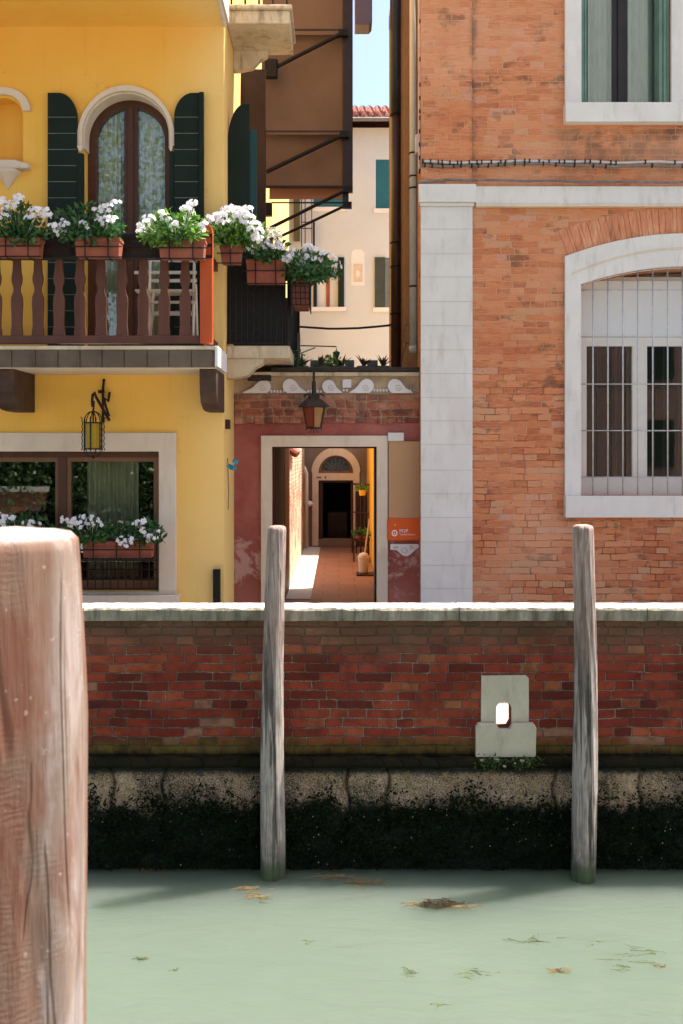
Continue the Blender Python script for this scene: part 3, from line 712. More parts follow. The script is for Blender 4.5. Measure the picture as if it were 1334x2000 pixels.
# ================================================================ YELLOW HOUSE
YF = 9.1; SX = X(437, YF)     # facade plane, side wall plane
yh = empty('yellow_house', (-5, 12, .9), 'yellow plastered house with wooden balcony and arched window, left of the alley', 'house')
acx, acz, arx = X(247.5,YF), Z(265,YF), 85.5*YF/F
bz = Z(676, 8.4)
arch_open = [(acx-arx, bz+.0), (acx+arx, bz+.0)] + arc(acx, acz, arx, arx, 0, 180, 32)
lw0, lw1, lwt, lwb = X(-70,YF), X(311,YF), Z(882,YF), Z(1155,YF)
win_open = [(lw0,lwb),(lw1,lwb),(lw1,lwt),(lw0,lwt)]
ncx, nr = X(8,YF), 37*YF/F
niche = [(ncx-nr, Z(318,YF)), (ncx+nr, Z(318,YF))] + arc(ncx, Z(228,YF), nr, nr, 0, 180, 16)
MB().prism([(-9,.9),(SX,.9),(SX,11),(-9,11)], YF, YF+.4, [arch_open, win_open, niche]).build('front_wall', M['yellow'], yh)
# side wall (faces the alley)
MB().box(SX-.35, SX, YF+.4, 21.2, .9, 11).box(-9, -8.7, YF+.4, 21.2, .9, 11).box(-8.7, SX-.35, 20.9, 21.2, .9, 11).build('side_wall', M['yellow'], yh)
MB().box(-9.3, SX+.25, 7.9, 21.5, 11.0, 11.2).build('roof', M['terra'], yh)
MB().box(-9, SX+.005, 8.05, YF-.002, Z(52,YF), 10.98).build('upper_overhang', M['yellow'], yh)
mb = MB(); mb.tube([(SX+.012, 8.06, Z(52,YF)+.01), (SX+.012, YF-.01, Z(52,YF)+.01)], .022, 8); mb.box(SX+.006, SX+.05, 8.06, YF-.01, Z(52,YF)+.03, Z(52,YF)+.5)
mb.build('corner_moulding', M['stoneL'], yh)
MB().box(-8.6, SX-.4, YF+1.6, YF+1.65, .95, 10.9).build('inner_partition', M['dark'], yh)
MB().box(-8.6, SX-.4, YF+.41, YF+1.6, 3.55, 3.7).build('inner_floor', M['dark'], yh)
# arched window
ringo = arc(acx-.0, acz-.05, 96*YF/F, 107*YF/F, 0, 180, 36); ringo = [(a, b) for a, b in ringo]
zf = Z(290, YF)
ring = [(acx+arx, zf), (acx+arx+.052, zf+.02)] + ringo[1:-1] + [(acx-arx-.052, zf+.02), (acx-arx, zf)] + list(reversed(arc(acx, acz, arx, arx, 0, 180, 32)))
wA = MB().prism(ring, YF-.035, YF+.0).build('window', M['stoneL'], yh, bevel=.006)
mb = MB().tube([(acx-arx-.02, YF-.03, zf+.01), (acx-arx-.02, YF-.03, zf-.05)], .035, 10, .008); mb.tube([(acx+arx+.01, YF-.03, zf+.01), (acx+arx+.012, YF-.03, zf-.05)], .022, 10, .006)
mb.build('corbel_drop', M['stoneL'], wA, smooth=True)
# soffit lining of the arch (stone reveal)
rr_ = [(acx+arx-.001, zf)] + arc(acx, acz, arx-.001, arx-.001, 0, 180, 32) + [(acx-arx+.001, zf)]
rin = [(acx+arx-.016, zf)] + arc(acx, acz, arx-.016, arx-.016, 0, 180, 32) + [(acx-arx+.016, zf)]
MB().prism(rr_ + list(reversed(rin)), YF+.001, YF+.17).build('reveal', M['stoneL'], wA)
fy = YF+.18
fo = [(acx-arx-.02, bz), (acx+arx+.02, bz)] + arc(acx, acz, arx+.02, arx+.02, 0, 180, 32)
w2 = arx-.085; mw = .062
def half(sign):
    a = math.degrees(math.asin(min(1, 0)))
    xs = acx+sign*mw; pts = []
    th0 = math.degrees(math.acos(mw/w2))
    if sign > 0: pts = [(acx+mw, bz+.12), (acx+w2, bz+.12)] + arc(acx, acz, w2, w2, 0, th0, 18)
    else: pts = [(acx-w2, bz+.12), (acx-mw, bz+.12)] + arc(acx, acz, w2, w2, 180-th0, 180, 18)
    return pts
MB().prism(fo, fy, fy+.07, [half(1), half(-1)]).build('frame', M['frame'], wA, bevel=.006)
MB().box(acx-.028, acx+.028, fy-.018, fy+.001, bz+.02, acz+w2).build('cover_strip', M['frame'], wA, bevel=.005)
for sgn in (1, -1): MB().prism(half(sgn), fy+.03, fy+.036).build('pane', M['glass'], wA)
curtain(acx-w2-.02, acx-.10, bz+.1, acz+w2, fy+.11, 'curt', 'sheer white curtain in the left half of the arched balcony window', 6, .025, 'curtains behind the arched balcony window', 1)
curtain(acx+.02, acx+w2+.02, bz+.1, acz+w2, fy+.11, 'curt', 'sheer white curtain in the right half of the arched balcony window', 5, .025, 'curtains behind the arched balcony window', 2)
# dark shutter inner leaves in the reveal
def shutter(px0, px1, straight, side, parent, D, py_top=181, py_bot=672, mat_='shutter', lines=True):
    x0, x1 = X(px0,D), X(px1,D); zt = Z(py_top,D); zb = bz+.03; wv = (x1-x0)-straight; hh = 48*D/F
    if side < 0: out = [(x0,zb),(x1,zb)] + [(x1-wv+wv*math.sin(math.radians(90-a)), zt-hh+hh*math.sin(math.radians(a))) for a in range(0,91,6)] + [(x0,zt)]
    else: out = [(x0,zb),(x1,zb),(x1,zt)] + [(x0+wv-wv*math.cos(math.radians(90-a)) if False else x0+wv-wv*math.sin(math.radians(a)), zt-hh+hh*math.cos(math.radians(a))) for a in range(0,91,6)]
    sh = MB().prism(out, D, D+.035).build('shutter', M[mat_], parent, bevel=.003)
    if lines:
        for k in range(15):
            z = Z(229+31.5*k, D)
            if z > zb+.05: MB().box(x0+.004, x1-.004 if side < 0 else x1-.05, D-.004, D+.001, z-.003, z+.003).build('batten_edge', M['gpot'], sh)
    return sh
sh1 = shutter(93, 150, .10, -1, yh, 9.045)
sh2 = shutter(340, 398, .10, 1, yh, 9.045)
MB().box(X(389,9.03), X(398,9.03), 9.02, 9.044, bz+.03, Z(180,9.03)).build('edge_rail', M['shutter'], sh2, bevel=.003)
MB().box(X(150.5,9.06), X(163,9.06), 9.05, 9.098, bz+.03, zf-.06).build('shutter_return', M['shutter'], yh)
MB().box(X(331,9.06), X(339.5,9.06), 9.05, 9.098, bz+.03, zf-.04).build('shutter_return', M['shutter'], yh)
# niche
MB().box(ncx-nr-.05, ncx+nr+.05, YF+.16, YF+.24, Z(320,YF), Z(180,YF)).build('niche_back', M['yellow'], yh)
zc = Z(218,YF)
no = arc(ncx, zc, 53*YF/F, 46*YF/F, 0, 180, 24); ni = arc(ncx, zc, 37*YF/F, 32*YF/F, 0, 180, 24)
nch = MB().prism(no+list(reversed(ni)), YF-.03, YF-.001).build('niche', M['stoneL'], yh, bevel=.004)
MB().prism([(X(-46,YF), Z(334,YF)), (X(62,YF), Z(334,YF)), (X(62,YF), Z(326,YF)), (X(35,YF), Z(318,YF)), (X(-20,YF), Z(318,YF)), (X(-46,YF), Z(326,YF))], YF-.10, YF-.001).build('shelf', M['stoneL'], nch, bevel=.005)
MB().lathe([(.004,-.17),(.02,-.15),(.055,-.09),(.115,-.03),(.14,0)], (ncx+.04, YF-.0, Z(335,YF)), 20).build('shelf_corbel', M['stoneL'], nch, smooth=True)
# lower window
so_ = [(X(-104,YF), Z(1160,YF)), (X(345,YF), Z(1160,YF)), (X(345,YF), Z(845,YF)), (X(-104,YF), Z(845,YF))]
wB = MB().prism(so_, YF-.03, YF-.0, [win_open]).build('window', M['stoneL'], yh, bevel=.006)
MB().box(X(-110,YF), X(352,YF), YF-.09, YF+.2, Z(1176,YF), Z(1160,YF)-.001).build('sill', M['stoneL'], wB, bevel=.006)
fy = YF+.09
def rect(a, b, c, d): return [(a, c), (b, c), (b, d), (a, d)]
pL = rect(X(-35,fy), X(108,fy), lwb+.09, Z(902,fy)); pR = rect(X(138,fy), X(300,fy), lwb+.09, Z(902,fy))
MB().prism(rect(lw0-.01, lw1+.01, lwb-.01, lwt+.01), fy, fy+.07, [pL, pR]).build('frame', M['framel'], wB, bevel=.007)
MB().box(X(114,fy), X(131,fy), fy-.02, fy+.001, lwb, Z(890,fy)).box(lw0, lw1, fy-.018, fy+.001, Z(893,fy), lwt).build('mullion', M['frame'], wB, bevel=.006)
for q in (pL, pR): MB().prism(q, fy+.03, fy+.036).build('pane', M['glass'], wB)
curtain(X(160,fy), X(262,fy), lwb+.1, Z(900,fy)+.02, fy+.18, 'curtd', 'beige curtain hanging behind the lower yellow-house window', 6, .03, None, 3)
# brackets + balcony
BD = 8.42; bx1 = X(420, BD)
bal = MB().box(-6, bx1, BD, YF-.001, Z(719,BD), Z(677,BD)).build('balcony', M['stoneL'], yh, bevel=.004)
mb = MB()
mb.box(-6, bx1+.004, BD-.022, BD-.001, Z(683,BD), Z(676,BD)); mb.build('slab_lip', M['stoneO'], bal)
mb = MB(); xs = [X(p,BD) for p in (-160,-115,-70,-20,24,70,114,157,200,243,288,330,374,415)]
for a, b in zip(xs, xs[1:]): mb.box(a+.006, b-.004, BD-.016, BD-.001, Z(718,BD), Z(684,BD))
mb.box(-6, bx1, BD-.006, BD-.001, Z(718,BD), Z(684,BD))
mb.build('stone_cladding', M['slabface'], bal, bevel=.002)
MB().box(bx1+.001, bx1+.028, BD-.02, YF-.01, Z(716,BD), Z(676,BD)).build('lit_end_face', M['marble'], bal, bevel=.004)  # white strip stands in for sunlight on the slab end
def bracket(pxa, pxb, D0, parent):
    x0, x1 = X(pxa, 8.5), X(pxb, 8.5); zt = Z(720,8.5); zb = Z(800,8.5)
    prof = [(8.48, zt), (8.48, zt-.10), (8.50, zt-.20), (8.56, zt-.30), (8.70, zb+.01), (8.82, zb), (YF-.002, zb), (YF-.002, zt)]
    n_ = len(prof); vs = [(x0, a, b) for a, b in prof]+[(x1, a, b) for a, b in prof]
    fs = [tuple(range(n_)), tuple(range(2*n_-1, n_-1, -1))]+[(i, i+n_, (i+1)%n_+n_, (i+1)%n_) for i in range(n_)]
    return MB().add(vs, fs).build('bracket', M['brownst'], parent, bevel=.008)
bracket(390, 423, 8.5, bal); bracket(-14, 27, 8.5, bal)
RD = 8.47
MB().box(-5.9, X(391,RD), RD, RD+.05, Z(671,RD), Z(655,RD)).build('bottom_rail', M['balwood'], bal, bevel=.004)
MB().box(-5.9, X(391,RD), RD-.005, RD+.065, Z(506,RD), Z(462,RD)).build('top_rail', M['doorbrown'], bal, bevel=.006)  # rail lies in shadow: that shade is put into the dark board
z0, z1 = Z(656,RD), Z(505,RD)
def balu(xc):
    prof = [(0, 11.5), (.06, 11.5), (.14, 10), (.28, 10.5), (.42, 11.5), (.50, 11), (.58, 6.8), (.63, 6.6), (.70, 10), (.76, 10.5), (.84, 8.2), (1.0, 7.2)]
    L = [(-r*RD/F, z0+(z1-z0)*t) for t, r in prof]; R_ = [(-a, b) for a, b in reversed(L)]
    return MB().prism([(xc+a, b) for a, b in L+R_], RD+.012, RD+.040)
for k in range(13):
    px = 361-41.2*k
    b_ = balu(X(px, RD)).build('baluster', M['balwood'], bal, bevel=.003)
po = MB().box(X(391,RD), X(415,RD), RD-.02, RD+.07, Z(671,RD), Z(448,RD)); po.tube([((X(391,RD)+X(415,RD))/2, RD-.018, Z(450,RD)), ((X(391,RD)+X(415,RD))/2, RD+.068, Z(450,RD))], 12*RD/F, 20)
po.build('corner_post', M['redwood'], bal, bevel=.004)
MB().box(X(397,RD)+.01, X(410,RD), RD+.071, YF-.05, Z(506,RD), Z(490,RD)).box(X(397,RD)+.01, X(410,RD), RD+.071, YF-.05, Z(670,RD), Z(655,RD)).build('side_rail', M['balwood'], bal)
mb = MB()
for yy in (462, 481, 503): mb.box(-5.9, X(415,RD), RD-.045, RD-.030, Z(yy+3,RD), Z(yy-3,RD))
for k in range(24):
    xx = X(415-55*k, RD); mb.tube([(xx, RD-.04, Z(505,RD)), (xx, RD-.04, Z(458,RD))], .006, 6)
mb.build('iron_planter_rail', M['iron'], bal)
# two side-balconies
def side_balcony(zt, hh, corb, yb, name, up=False):
    x0 = SX+.001; x1 = X(566, 9.3); y0 = 9.3
    o = MB().box(x0, x1, y0, yb, zt-hh, zt).build(name, M['stoneO'], yh, bevel=.012)
    zc_ = zt-hh-.0015
    prof = [(x0, zc_), (x0+.36, zc_), (x0+.345, zc_-corb*.25), (x0+.27, zc_-corb*.45), (x0+.20, zc_-corb*.85), (x0+.05, zc_-corb), (x0, zc_-corb)]
    for k in ([.62] if up else [.03, yb-y0-.3]): MB().prism(prof, y0+k, y0+k+.10 if up else y0+k+.22).build('corbel', M['stoneO'], o, bevel=.01)
    return o
sbu = side_balcony(Z(20,9.3), .125, .20, 10.05, 'upper_side_balcony', True)
MB().box(SX+.001, X(571,9.3), 9.26, 10.08, Z(20,9.3)+.0005, Z(11,9.3)).build('moulding', M['stoneO'], sbu, bevel=.016)
for k in range(5): MB().tube([(X(452+27*k,9.33), 9.33, Z(12,9.3)), (X(452+27*k,9.33), 9.33, Z(12,9.3)+.9)], .010, 8).build('railing_bar', M['iron'], sbu)
MB().box(SX, X(566,9.3), 9.32, 9.35, Z(12,9.3)+.9, Z(12,9.3)+.93).build('handrail', M['iron'], sbu)
sbl = side_balcony(Z(675,9.3), .12, .19, 12.2, 'side_balcony')
rail = MB(); zb_, zt_ = Z(672,9.33), Z(518,9.33); xr = X(562,9.33)
rail.box(SX, xr, 9.325, 9.34, zt_-.012, zt_+.012); rail.box(SX, xr, 9.325, 9.34, zb_-.0, zb_+.02)
for k in range(11): 
    xx = SX+.03+(xr-SX-.03)*k/10; rail.tube([(xx, 9.333, zb_), (xx, 9.333, zt_)], .007, 6)
for k in range(16):
    yy = 9.33+2.8*k/15; rail.tube([(xr, yy, zb_), (xr, yy, zt_)], .007, 6)
rail.box(xr-.008, xr+.008, 9.34, 12.15, zt_-.012, zt_+.012); rail.box(xr-.008, xr+.008, 9.34, 12.15, zb_, zb_+.02)
rail.build('railing', M['iron'], sbl)
MB().box(SX+.004, xr-.02, 9.36, 9.37, zb_+.02, zt_-.02).build('shade_sheet', M['iron'], sbl)  # dark sheet standing in for the deep shade behind the railing
MB().box(X(440,9.3), X(560,9.3), 9.95, 10.0, Z(675,9.3), Z(560,9.3)).build('back_shade_sheet', M['doorbrown'], sbl)  # second dark sheet, deepens the painted shade inside the balcony
# side shutters
D_ = 9.42; x0, x1 = X(444,D_), X(487,D_); zt = Z(203,D_); wv = .14; hh = .22
out = [(x0, Z(672,9.3)+.02), (x1, Z(672,9.3)+.02), (x1, zt), (x1-.05, zt)] + [(x1-.05-(x1-x0-.05)*math.sin(math.radians(a)), zt-.40+.40*math.cos(math.radians(a))) for a in range(6,91,7)]
s1 = MB().prism(out, D_, D_+.03).build('side_shutter', M['shutter'], yh, bevel=.003)
MB().box(x1+.002, X(502,D_+.05), D_+.02, D_+.06, Z(672,9.3)+.02, Z(252,D_)).build('folded_leaf', M['teal'], s1, bevel=.003)
MB().box(X(466,10.7), X(519,10.7), 10.7, 10.74, Z(675,10.7), Z(135,10.7)).build('side_shutter', M['doorbrown'], yh, bevel=.003)['label'] = 'dark brown open shutter leaf'
# small corner details
MB().box(X(416,9.06), X(430,9.06), 9.05, 9.098, PZ, Z(1112,9.06)).build('wall_vent', M['iron'], yh, bevel=.004)
MB().box(SX+.001, SX+.04, 9.2, 9.32, Z(838,9.3), Z(820,9.3)).build('junction_box', M['doorbrown'], yh, bevel=.004)

# teal flowers hung on the corner
mb = MB(); rnd = random.Random(5)
fl = empty('teal_flower_ornament', (X(455,9.4), 9.4, Z(920,9.4)), 'small teal-blue artificial flowers tied to the yellow house corner', 'ornament')
for k in range(7):
    c = Vector((X(rnd.uniform(447,464),9.35), 9.33+rnd.uniform(-.05,.05), Z(rnd.uniform(898,918),9.35)))
    for q in range(6):
        a = Vector((math.cos(q*1.05), rnd.uniform(-.6,.2), math.sin(q*1.05)))*.022; b = a.cross(Vector((0,1,0)))*.6
        mb.add([c, c+a*.6+b, c+a*1.2, c+a*.6-b], [(0,1,2,3)])
mb.build('petals', M['teld'], fl)
MB().tube([(SX+.01, 9.33, Z(895,9.35)), (SX+.02, 9.33, Z(960,9.35)), (SX+.015, 9.33, Z(995,9.35))], .004, 5).build('stem', M['leafk'], fl)

# ---------------------------------------------------------------- awning tower on the side wall
AD = 12.0
aw = empty('awning', (SX+.1, AD, Z(390,AD)), 'stack of brown canvas awnings with black stays beside the alley sky', 'awning')
def sheet(px0, px1, py0, py1, D, mat_, tilt):
    x0, x1 = X(px0,D), X(px1,D); z0_, z1_ = Z(py1,D), Z(py0,D); nx, nz_ = 14, 10; vs = []; fs = []
    for off in (0, .012):
        for j in range(nz_+1):
            for i in range(nx+1):
                u, t = i/nx, j/nz_; sag = .03*math.sin(PI*u)*math.sin(PI*t)
                vs.append((x0+(x1-x0)*u, D+off+tilt*(t-.5)+sag, z0_+(z1_-z0_)*t))
    m_ = (nx+1)*(nz_+1)
    for j in range(nz_):
        for i in range(nx):
            a = j*(nx+1)+i; fs.append((a, a+1, a+nx+2, a+nx+1)); fs.append((a+m_, a+m_+nx+1, a+m_+nx+2, a+m_+1))
    return MB().add(vs, fs)
sheet(513, 676, -170, 72, AD+.03, M['awn'], .12).build('canvas', M['awn'], aw, smooth=True)
sheet(511, 676, 50, 266, AD+.03, M['awn'], .12).build('canvas', M['awn'], aw, smooth=True)
sheet(513, 676, 252, 369, AD+.035, M['awn'], .08).build('canvas', M['awn'], aw, smooth=True)
sheet(526, 668, 366, 389, AD+.03, M['awn2'], .02).build('valance', M['awn2'], aw, smooth=True)
MB().pbox(669, 689, -200, 366, AD-.06, .12).build('post', M['awnpost'], aw, bevel=.01)
MB().pbox(669, 681, 366, 399, AD-.06, .08).build('post_foot', M['awnpost'], aw, bevel=.006)
mb = MB()
for yy in (60, 258, 365): mb.box(X(512,AD), X(684,AD), AD-.03, AD-.005, Z(yy+1.5,AD), Z(yy-1.5,AD))
mb.build('seam_bar', M['awnpost'], aw)
def stay(a, b, r=.022):
    MB().tube([(X(a[0],AD-.1), AD-.1, Z(a[1],AD-.1)), (X(b[0],AD-.1), AD-.1, Z(b[1],AD-.1))], r, 8).build('stay', M['iron'], aw)
    MB().box(X(b[0]-9,AD-.1), X(b[0]+9,AD-.1), AD-.13, AD-.061, Z(b[1]+7,AD-.1), Z(b[1]-5,AD-.1)).build('stay_bracket', M['iron'], aw)
stay((541,130), (670,64), .026); stay((520,336), (672,262), .026); stay((528,445), (680,369), .022); stay((545,463), (678,400), .018)
MB().pbox(516, 542, 113, 150, AD-.16, .10).build('wall_bracket', M['iron'], aw, bevel=.02)
MB().pbox(511, 531, 395, 420, AD-.16, .10).pbox(530, 676, 394, 397, AD-.12, .02).build('wall_bracket', M['iron'], aw, bevel=.008)
MB().prism([(X(693,AD+1),Z(48,AD+1)), (X(722,AD+1),Z(48,AD+1)), (X(727,AD+1),Z(42,AD+1)), (X(727,AD+1),Z(-60,AD+1)), (X(693,AD+1),Z(-60,AD+1))], AD+1, AD+1.3).build('roller_box', mottled('lilac_grey_metal', (.20,.17,.24), (.27,.24,.30), 4, .5, .1), aw, bevel=.01)

# ================================================================ PINK GATE WALL
PD = 10.0
pw = empty('rose_gate_wall', (.0, PD, .9), 'rose plastered alley gateway wall with white stone door frame', 'gateway')
dx0, dx1, dzt = X(532,PD), X(735,PD), Z(873,PD)
wx0, wx1 = SX+.001, X(822,9.8)-.001
z_pl = Z(826,PD)
def gate(z0_, z1_): return [(wx0,z0_),(dx0,z0_),(dx0,dzt),(dx1,dzt),(dx1,z0_),(wx1,z0_),(wx1,z1_),(wx0,z1_)]
MB().prism(gate(.9, z_pl), PD, PD+.35).build('plaster_face', M['pink'], pw)
# ragged brick band, each brick of the lowest course stands a little proud
mb = MB().box(wx0, wx1, PD-.01, PD+.34, z_pl+.001, Z(770,PD))
rnd = random.Random(9); x = wx0
while x < wx1-.12:
    wv = rnd.uniform(.09, .15); 
    if rnd.random() < .8: mb.box(x+.006, min(x+wv, wx1), PD-.022, PD-.011, z_pl+rnd.uniform(-.014,.010), z_pl+rnd.uniform(.095,.115))
    x += wv
x = wx0
while x < wx1-.2:
    wv = rnd.uniform(.15, .24)
    if rnd.random() < .6: mb.box(x+.006, min(x+wv, wx1), PD-.019, PD-.011, z_pl+.13, z_pl+.20)
    x += wv
mb.build('brick_band', M['brickO'], pw, bevel=.006)
MB().box(wx0, wx1, PD+.01, PD+.34, Z(770,PD)+.001, Z(735,PD)).build('masonry_band', M['mortarstone'], pw)
MB().box(wx0, wx1, PD-.04, PD+.36, Z(735,PD)+.001, Z(727,PD)).build('cornice', M['stoneO'], pw, bevel=.006)
MB().box(X(530,PD), wx1, PD-.07, PD+.37, Z(726,PD), Z(718,PD)).box(X(484,PD), X(530,PD), PD-.05, PD+.36, Z(744,PD), Z(733,PD)).build('gutter', M['rustiron'], pw, bevel=.01)
# carved frieze, scroll pieces
fr = MB(); fz = Z(768,PD)
def scroll(pts): return [(X(a,PD), Z(b,PD)) for a, b in pts]
def dolphin(a, b, r, flip):
    # round volute at one end, tail sweeping down to a point at the other
    cx = (b-r) if not flip else (a+r); cy = 768-r*.98; pts = [(cx+r*math.cos(math.radians(t)), cy-r*math.sin(math.radians(t))) for t in range(-62, 133, 13)]
    tip = a if not flip else b
    if flip: pts = [(2*cx-x_, y_) for x_, y_ in pts]
    e = pts[-1]
    for k in range(1, 9):
        t = k/8; pts.append((e[0]+(tip-e[0])*t, e[1]+(766-e[1])*(1-(1-t)**1.35)-2*math.sin(t*9)*(1-t)))
    pts.append((tip, 768)); pts.append((cx+(r*.47 if not flip else -r*.47), 768))
    return scroll(pts)
for (a, b, r_, fl_) in ((474, 529, 13, False), (552, 600, 14, True), (629, 668, 13, True), (682, 730, 14, False), (757, 806, 14, True)):
    fr.prism(dolphin(a, b, r_, fl_), PD-.030, PD+.009)
for (a, b) in ((528,556), (600,631), (669,684), (729,757), (800,814)):
    k = a+2
    while k < b-1: fr.lathe([(.001,0),(.011,.004),(.013,.016),(.011,.028),(.001,.034)], (X(k,PD), PD-.004, fz+.002+.012*((k//3) % 2)), 10); k += 6
frz = fr.build('carved_frieze', M['plaque'], pw, bevel=.004)
mb = MB()
for cx, cy in ((513,757), (573,757), (647,757), (714,757), (778,757), (808,761)):
    mb.tube([(X(cx+7*math.cos(a*.5)*(1-a*.04), PD), PD-.028, Z(cy+7*math.sin(a*.5)*(1-a*.04), PD)) for a in range(20)], .004, 5)
mb.build('scroll_relief', M['mortarstone'], frz)
MB().pbox(669, 686, 741, 757, PD-.02, .03).build('block', M['plaque'], frz)
# door surround
sd = [(X(510,PD), .93), (dx0-.002, .93), (dx0-.002, dzt+.002), (dx1+.002, dzt+.002), (dx1+.002, .93), (X(757,PD), .93), (X(757,PD), Z(851,PD)), (X(510,PD), Z(851,PD))]
ds = MB().prism(sd, PD-.04, PD+.30).build('door_surround', M['stoneL'], pw, bevel=.006)
MB().box(dx0, dx0+.012, PD+.1, PD+.30, .93, dzt).box(dx1-.014, dx1, PD+.02, PD+.30, .93, dzt).box(dx0+.012, dx1-.014, PD+.05, PD+.30, dzt-.012, dzt).build('gate_stop', M['iron'], ds)
# terrace roof over the passage
MB().box(-1.06, .83, PD+.36, 13.6, 3.22, Z(745,PD)).build('terrace', M['mortarstone'], pw)
# ---- sign
sg = empty('sign_board', (X(789,PD-.05), PD-.05, Z(1055,PD-.05)), 'tall tan sign board with orange foot panel and white writing, right of the doorway', 'sign')
sD = PD-.05
MB().pbox(759, 820, 862, 1012, sD, .045).build('board', M['tan'], sg, bevel=.002)
MB().pbox(758, 820.5, 1012.3, 1055, sD-.012, .057).build('orange_panel', M['orange'], sg, bevel=.002)
def text(s, px, py, size, D, parent, mat_):
    cu = bpy.data.curves.new('lettering', 'FONT'); cu.body = s; cu.size = size; cu.extrude = .0015; cu.resolution_u = 3
    o = bpy.data.objects.new('tmp', cu); C.objects.link(o); dg = bpy.context.evaluated_depsgraph_get(); me = bpy.data.meshes.new_from_object(o.evaluated_get(dg))
    bpy.data.objects.remove(o)
    for v in me.vertices: x, y, z = v.co; v.co = Vector((X(px,D)+x, D-z, Z(py,D)+y))-wloc(parent)
    me.name = 'lettering'; me.materials.clear(); me.materials.append(mat_); t = bpy.data.objects.new('lettering', me); C.objects.link(t); t.parent = parent; return t
text('POP', 780, 1040, .048, sD-.014, sg, M['white']); text('Tandoichimico', 780, 1045.5, .0275, sD-.014, sg, M['white'])
mb = MB(); lc = (X(770.5,sD), Z(1041,sD)); mb.prism(arc(lc[0],lc[1],.030,.032,0,345,24), sD-.016, sD-.011, [arc(lc[0],lc[1],.019,.020,0,345,20)])
mb.prism(arc(lc[0]-.002,lc[1]-.002,.009,.006,0,345,12), sD-.016, sD-.011); mb.prism(arc(X(771.5,sD),Z(1025,sD),.006,.006,0,330,10), sD-.016, sD-.011)
mb.build('emblem', M['white'], sg)
tag(MB().pbox(758, 789, 845, 861.5, PD-.07, .06).build('white_box', M['marble'], None, loc=(X(773,PD), PD, Z(861,PD)), bevel=.004), 'small white rectangular box on top of the tan sign board', 'junction box')
co = [(762,1062), (817,1062), (818,1068), (810,1074), (802,1082), (795,1086), (787,1085), (780,1079), (774,1074), (762,1073)]
cc = empty('carved_corbel', (X(790,PD), PD, Z(1086,PD)), 'small pale carved stone fragment set under the orange sign panel', 'carving')
MB().prism([(X(a,PD), Z(b,PD)) for a, b in co], PD-.04, PD-.002).build('fragment', M['plaque'], cc, bevel=.005)
mb = MB()
for (cx, cy, r) in ((789,1073,6.5), (770,1068,2), (775,1068,2), (803,1068,4)):
    mb.tube([(X(cx+r*math.cos(a*.42)*(1-a*.03), PD), PD-.042, Z(cy+r*math.sin(a*.42)*(1-a*.03), PD)) for a in range(17)], .0035, 5)
mb.build('scroll_relief', M['stoneO'], cc)

# ---- passage / courtyard
lw = empty('courtyard_wall', (-.85, 16, .9), 'crumbling plaster and brick courtyard wall seen through the doorway on the left', 'wall')
m = NT('crumbling_wall'); mask, r1, r2, p, (x, y, z) = bricks(m, .07, .24, .012, .012, .5)
big = m.noise(p, 2.4, 6, .65, .5); bc = m.ramp(r1, [(0, (.26,.07,.035)), (.5, (.42,.14,.07)), (1, (.52,.24,.14))])
col = m.mix(mask, (.34,.24,.17), bc); col = m.mix(smooth01(m, m.math('ADD', big, m.math('MULTIPLY', m.math('ABSOLUTE', m.math('SUBTRACT', z, 2.2)), .12)), .50, .58), col, (.52,.37,.25))
m.col(col); m.rough(.9); m.bump(m.math('ADD', mask, big), .8, .012); M['crumble'] = m.m
MB().box(-1.0, -.77, 15.45, 22.39, .9, 3.9).build('rear_wall', M['crumble'], lw, wob=0)
MB().box(-1.0, -.772, 10.36, 13.95, .9, 3.2).build('passage_wall', M['greyplaster'], lw)
MB().box(-1.0, -.765, 13.951, 15.449, .9, 3.6).build('wooden_panel', mottled('red_brown_boards', (.10,.028,.014), (.16,.045,.022), 4, .6, .2, stretch=(1,4,.2)), lw)
mb = MB()   # little tiled ledge
for k in range(7): mb.tube([(-.80, 15.6+k*.14, 3.12), (-.66, 15.6+k*.14, 3.02)], .06, 8)
mb.build('tile_ledge', M['terra'], lw)
MB().tube([(-.70, 21.6, .95), (-.70, 21.6, 2.6), (-.76, 21.6, 2.75)], .045, 10).build('downpipe', M['pipe'], lw, smooth=True)
rw = empty('garden_wall', (.75, 19, .9), 'narrow strip of yellow garden wall seen at the right of the doorway', 'wall')
MB().box(.665, .87, 15.87, 22.39, .9, 3.25).build('wall_face', M['ochre'], rw)
MB().box(.665, .84, 13.6, 15.86, .9, 3.25).build('near_face', M['greyplaster'], rw)
MB().box(.50, .84, 10.36, 13.599, .9, 3.2).build('passage_side', M['greyplaster'], rw)
# bits in the courtyard
CD = 19.5
gt = empty('iron_gate_leaf', (X(692,21), 21, .9), 'open dark barred door leaf standing beside the inner arched door', 'gate')
mb = MB(); 
for k in range(5): mb.tube([(X(688+8*k,21), 21-.12*k, Z(1085,21)), (X(688+8*k,21), 21-.12*k, Z(945,21))], .018, 6)
mb.tube([(X(688,21), 21, Z(1000,21)), (X(720,21), 20.5, Z(1000,21))], .015, 6); mb.tube([(X(688,21), 21, Z(945,21)), (X(720,21), 20.5, Z(945,21))], .02, 6)
mb.build('bars', M['doorbrown'], gt); MB().box(X(694,21.1), X(718,21.1), 21.1, 21.12, Z(1068,21), Z(946,21)).build('panel', M['doorbrown'], gt)
st_ = empty('plant_shelf', (X(706,19.4), 19.4, .9), 'dark wooden plant stand beside the inner door', 'shelf')
mb = MB().box(X(690,19.4), X(722,19.4), 19.2, 19.5, Z(1056,19.4), Z(1051,19.4)); mb.build('shelf_top', M['doorbrown'], st_)
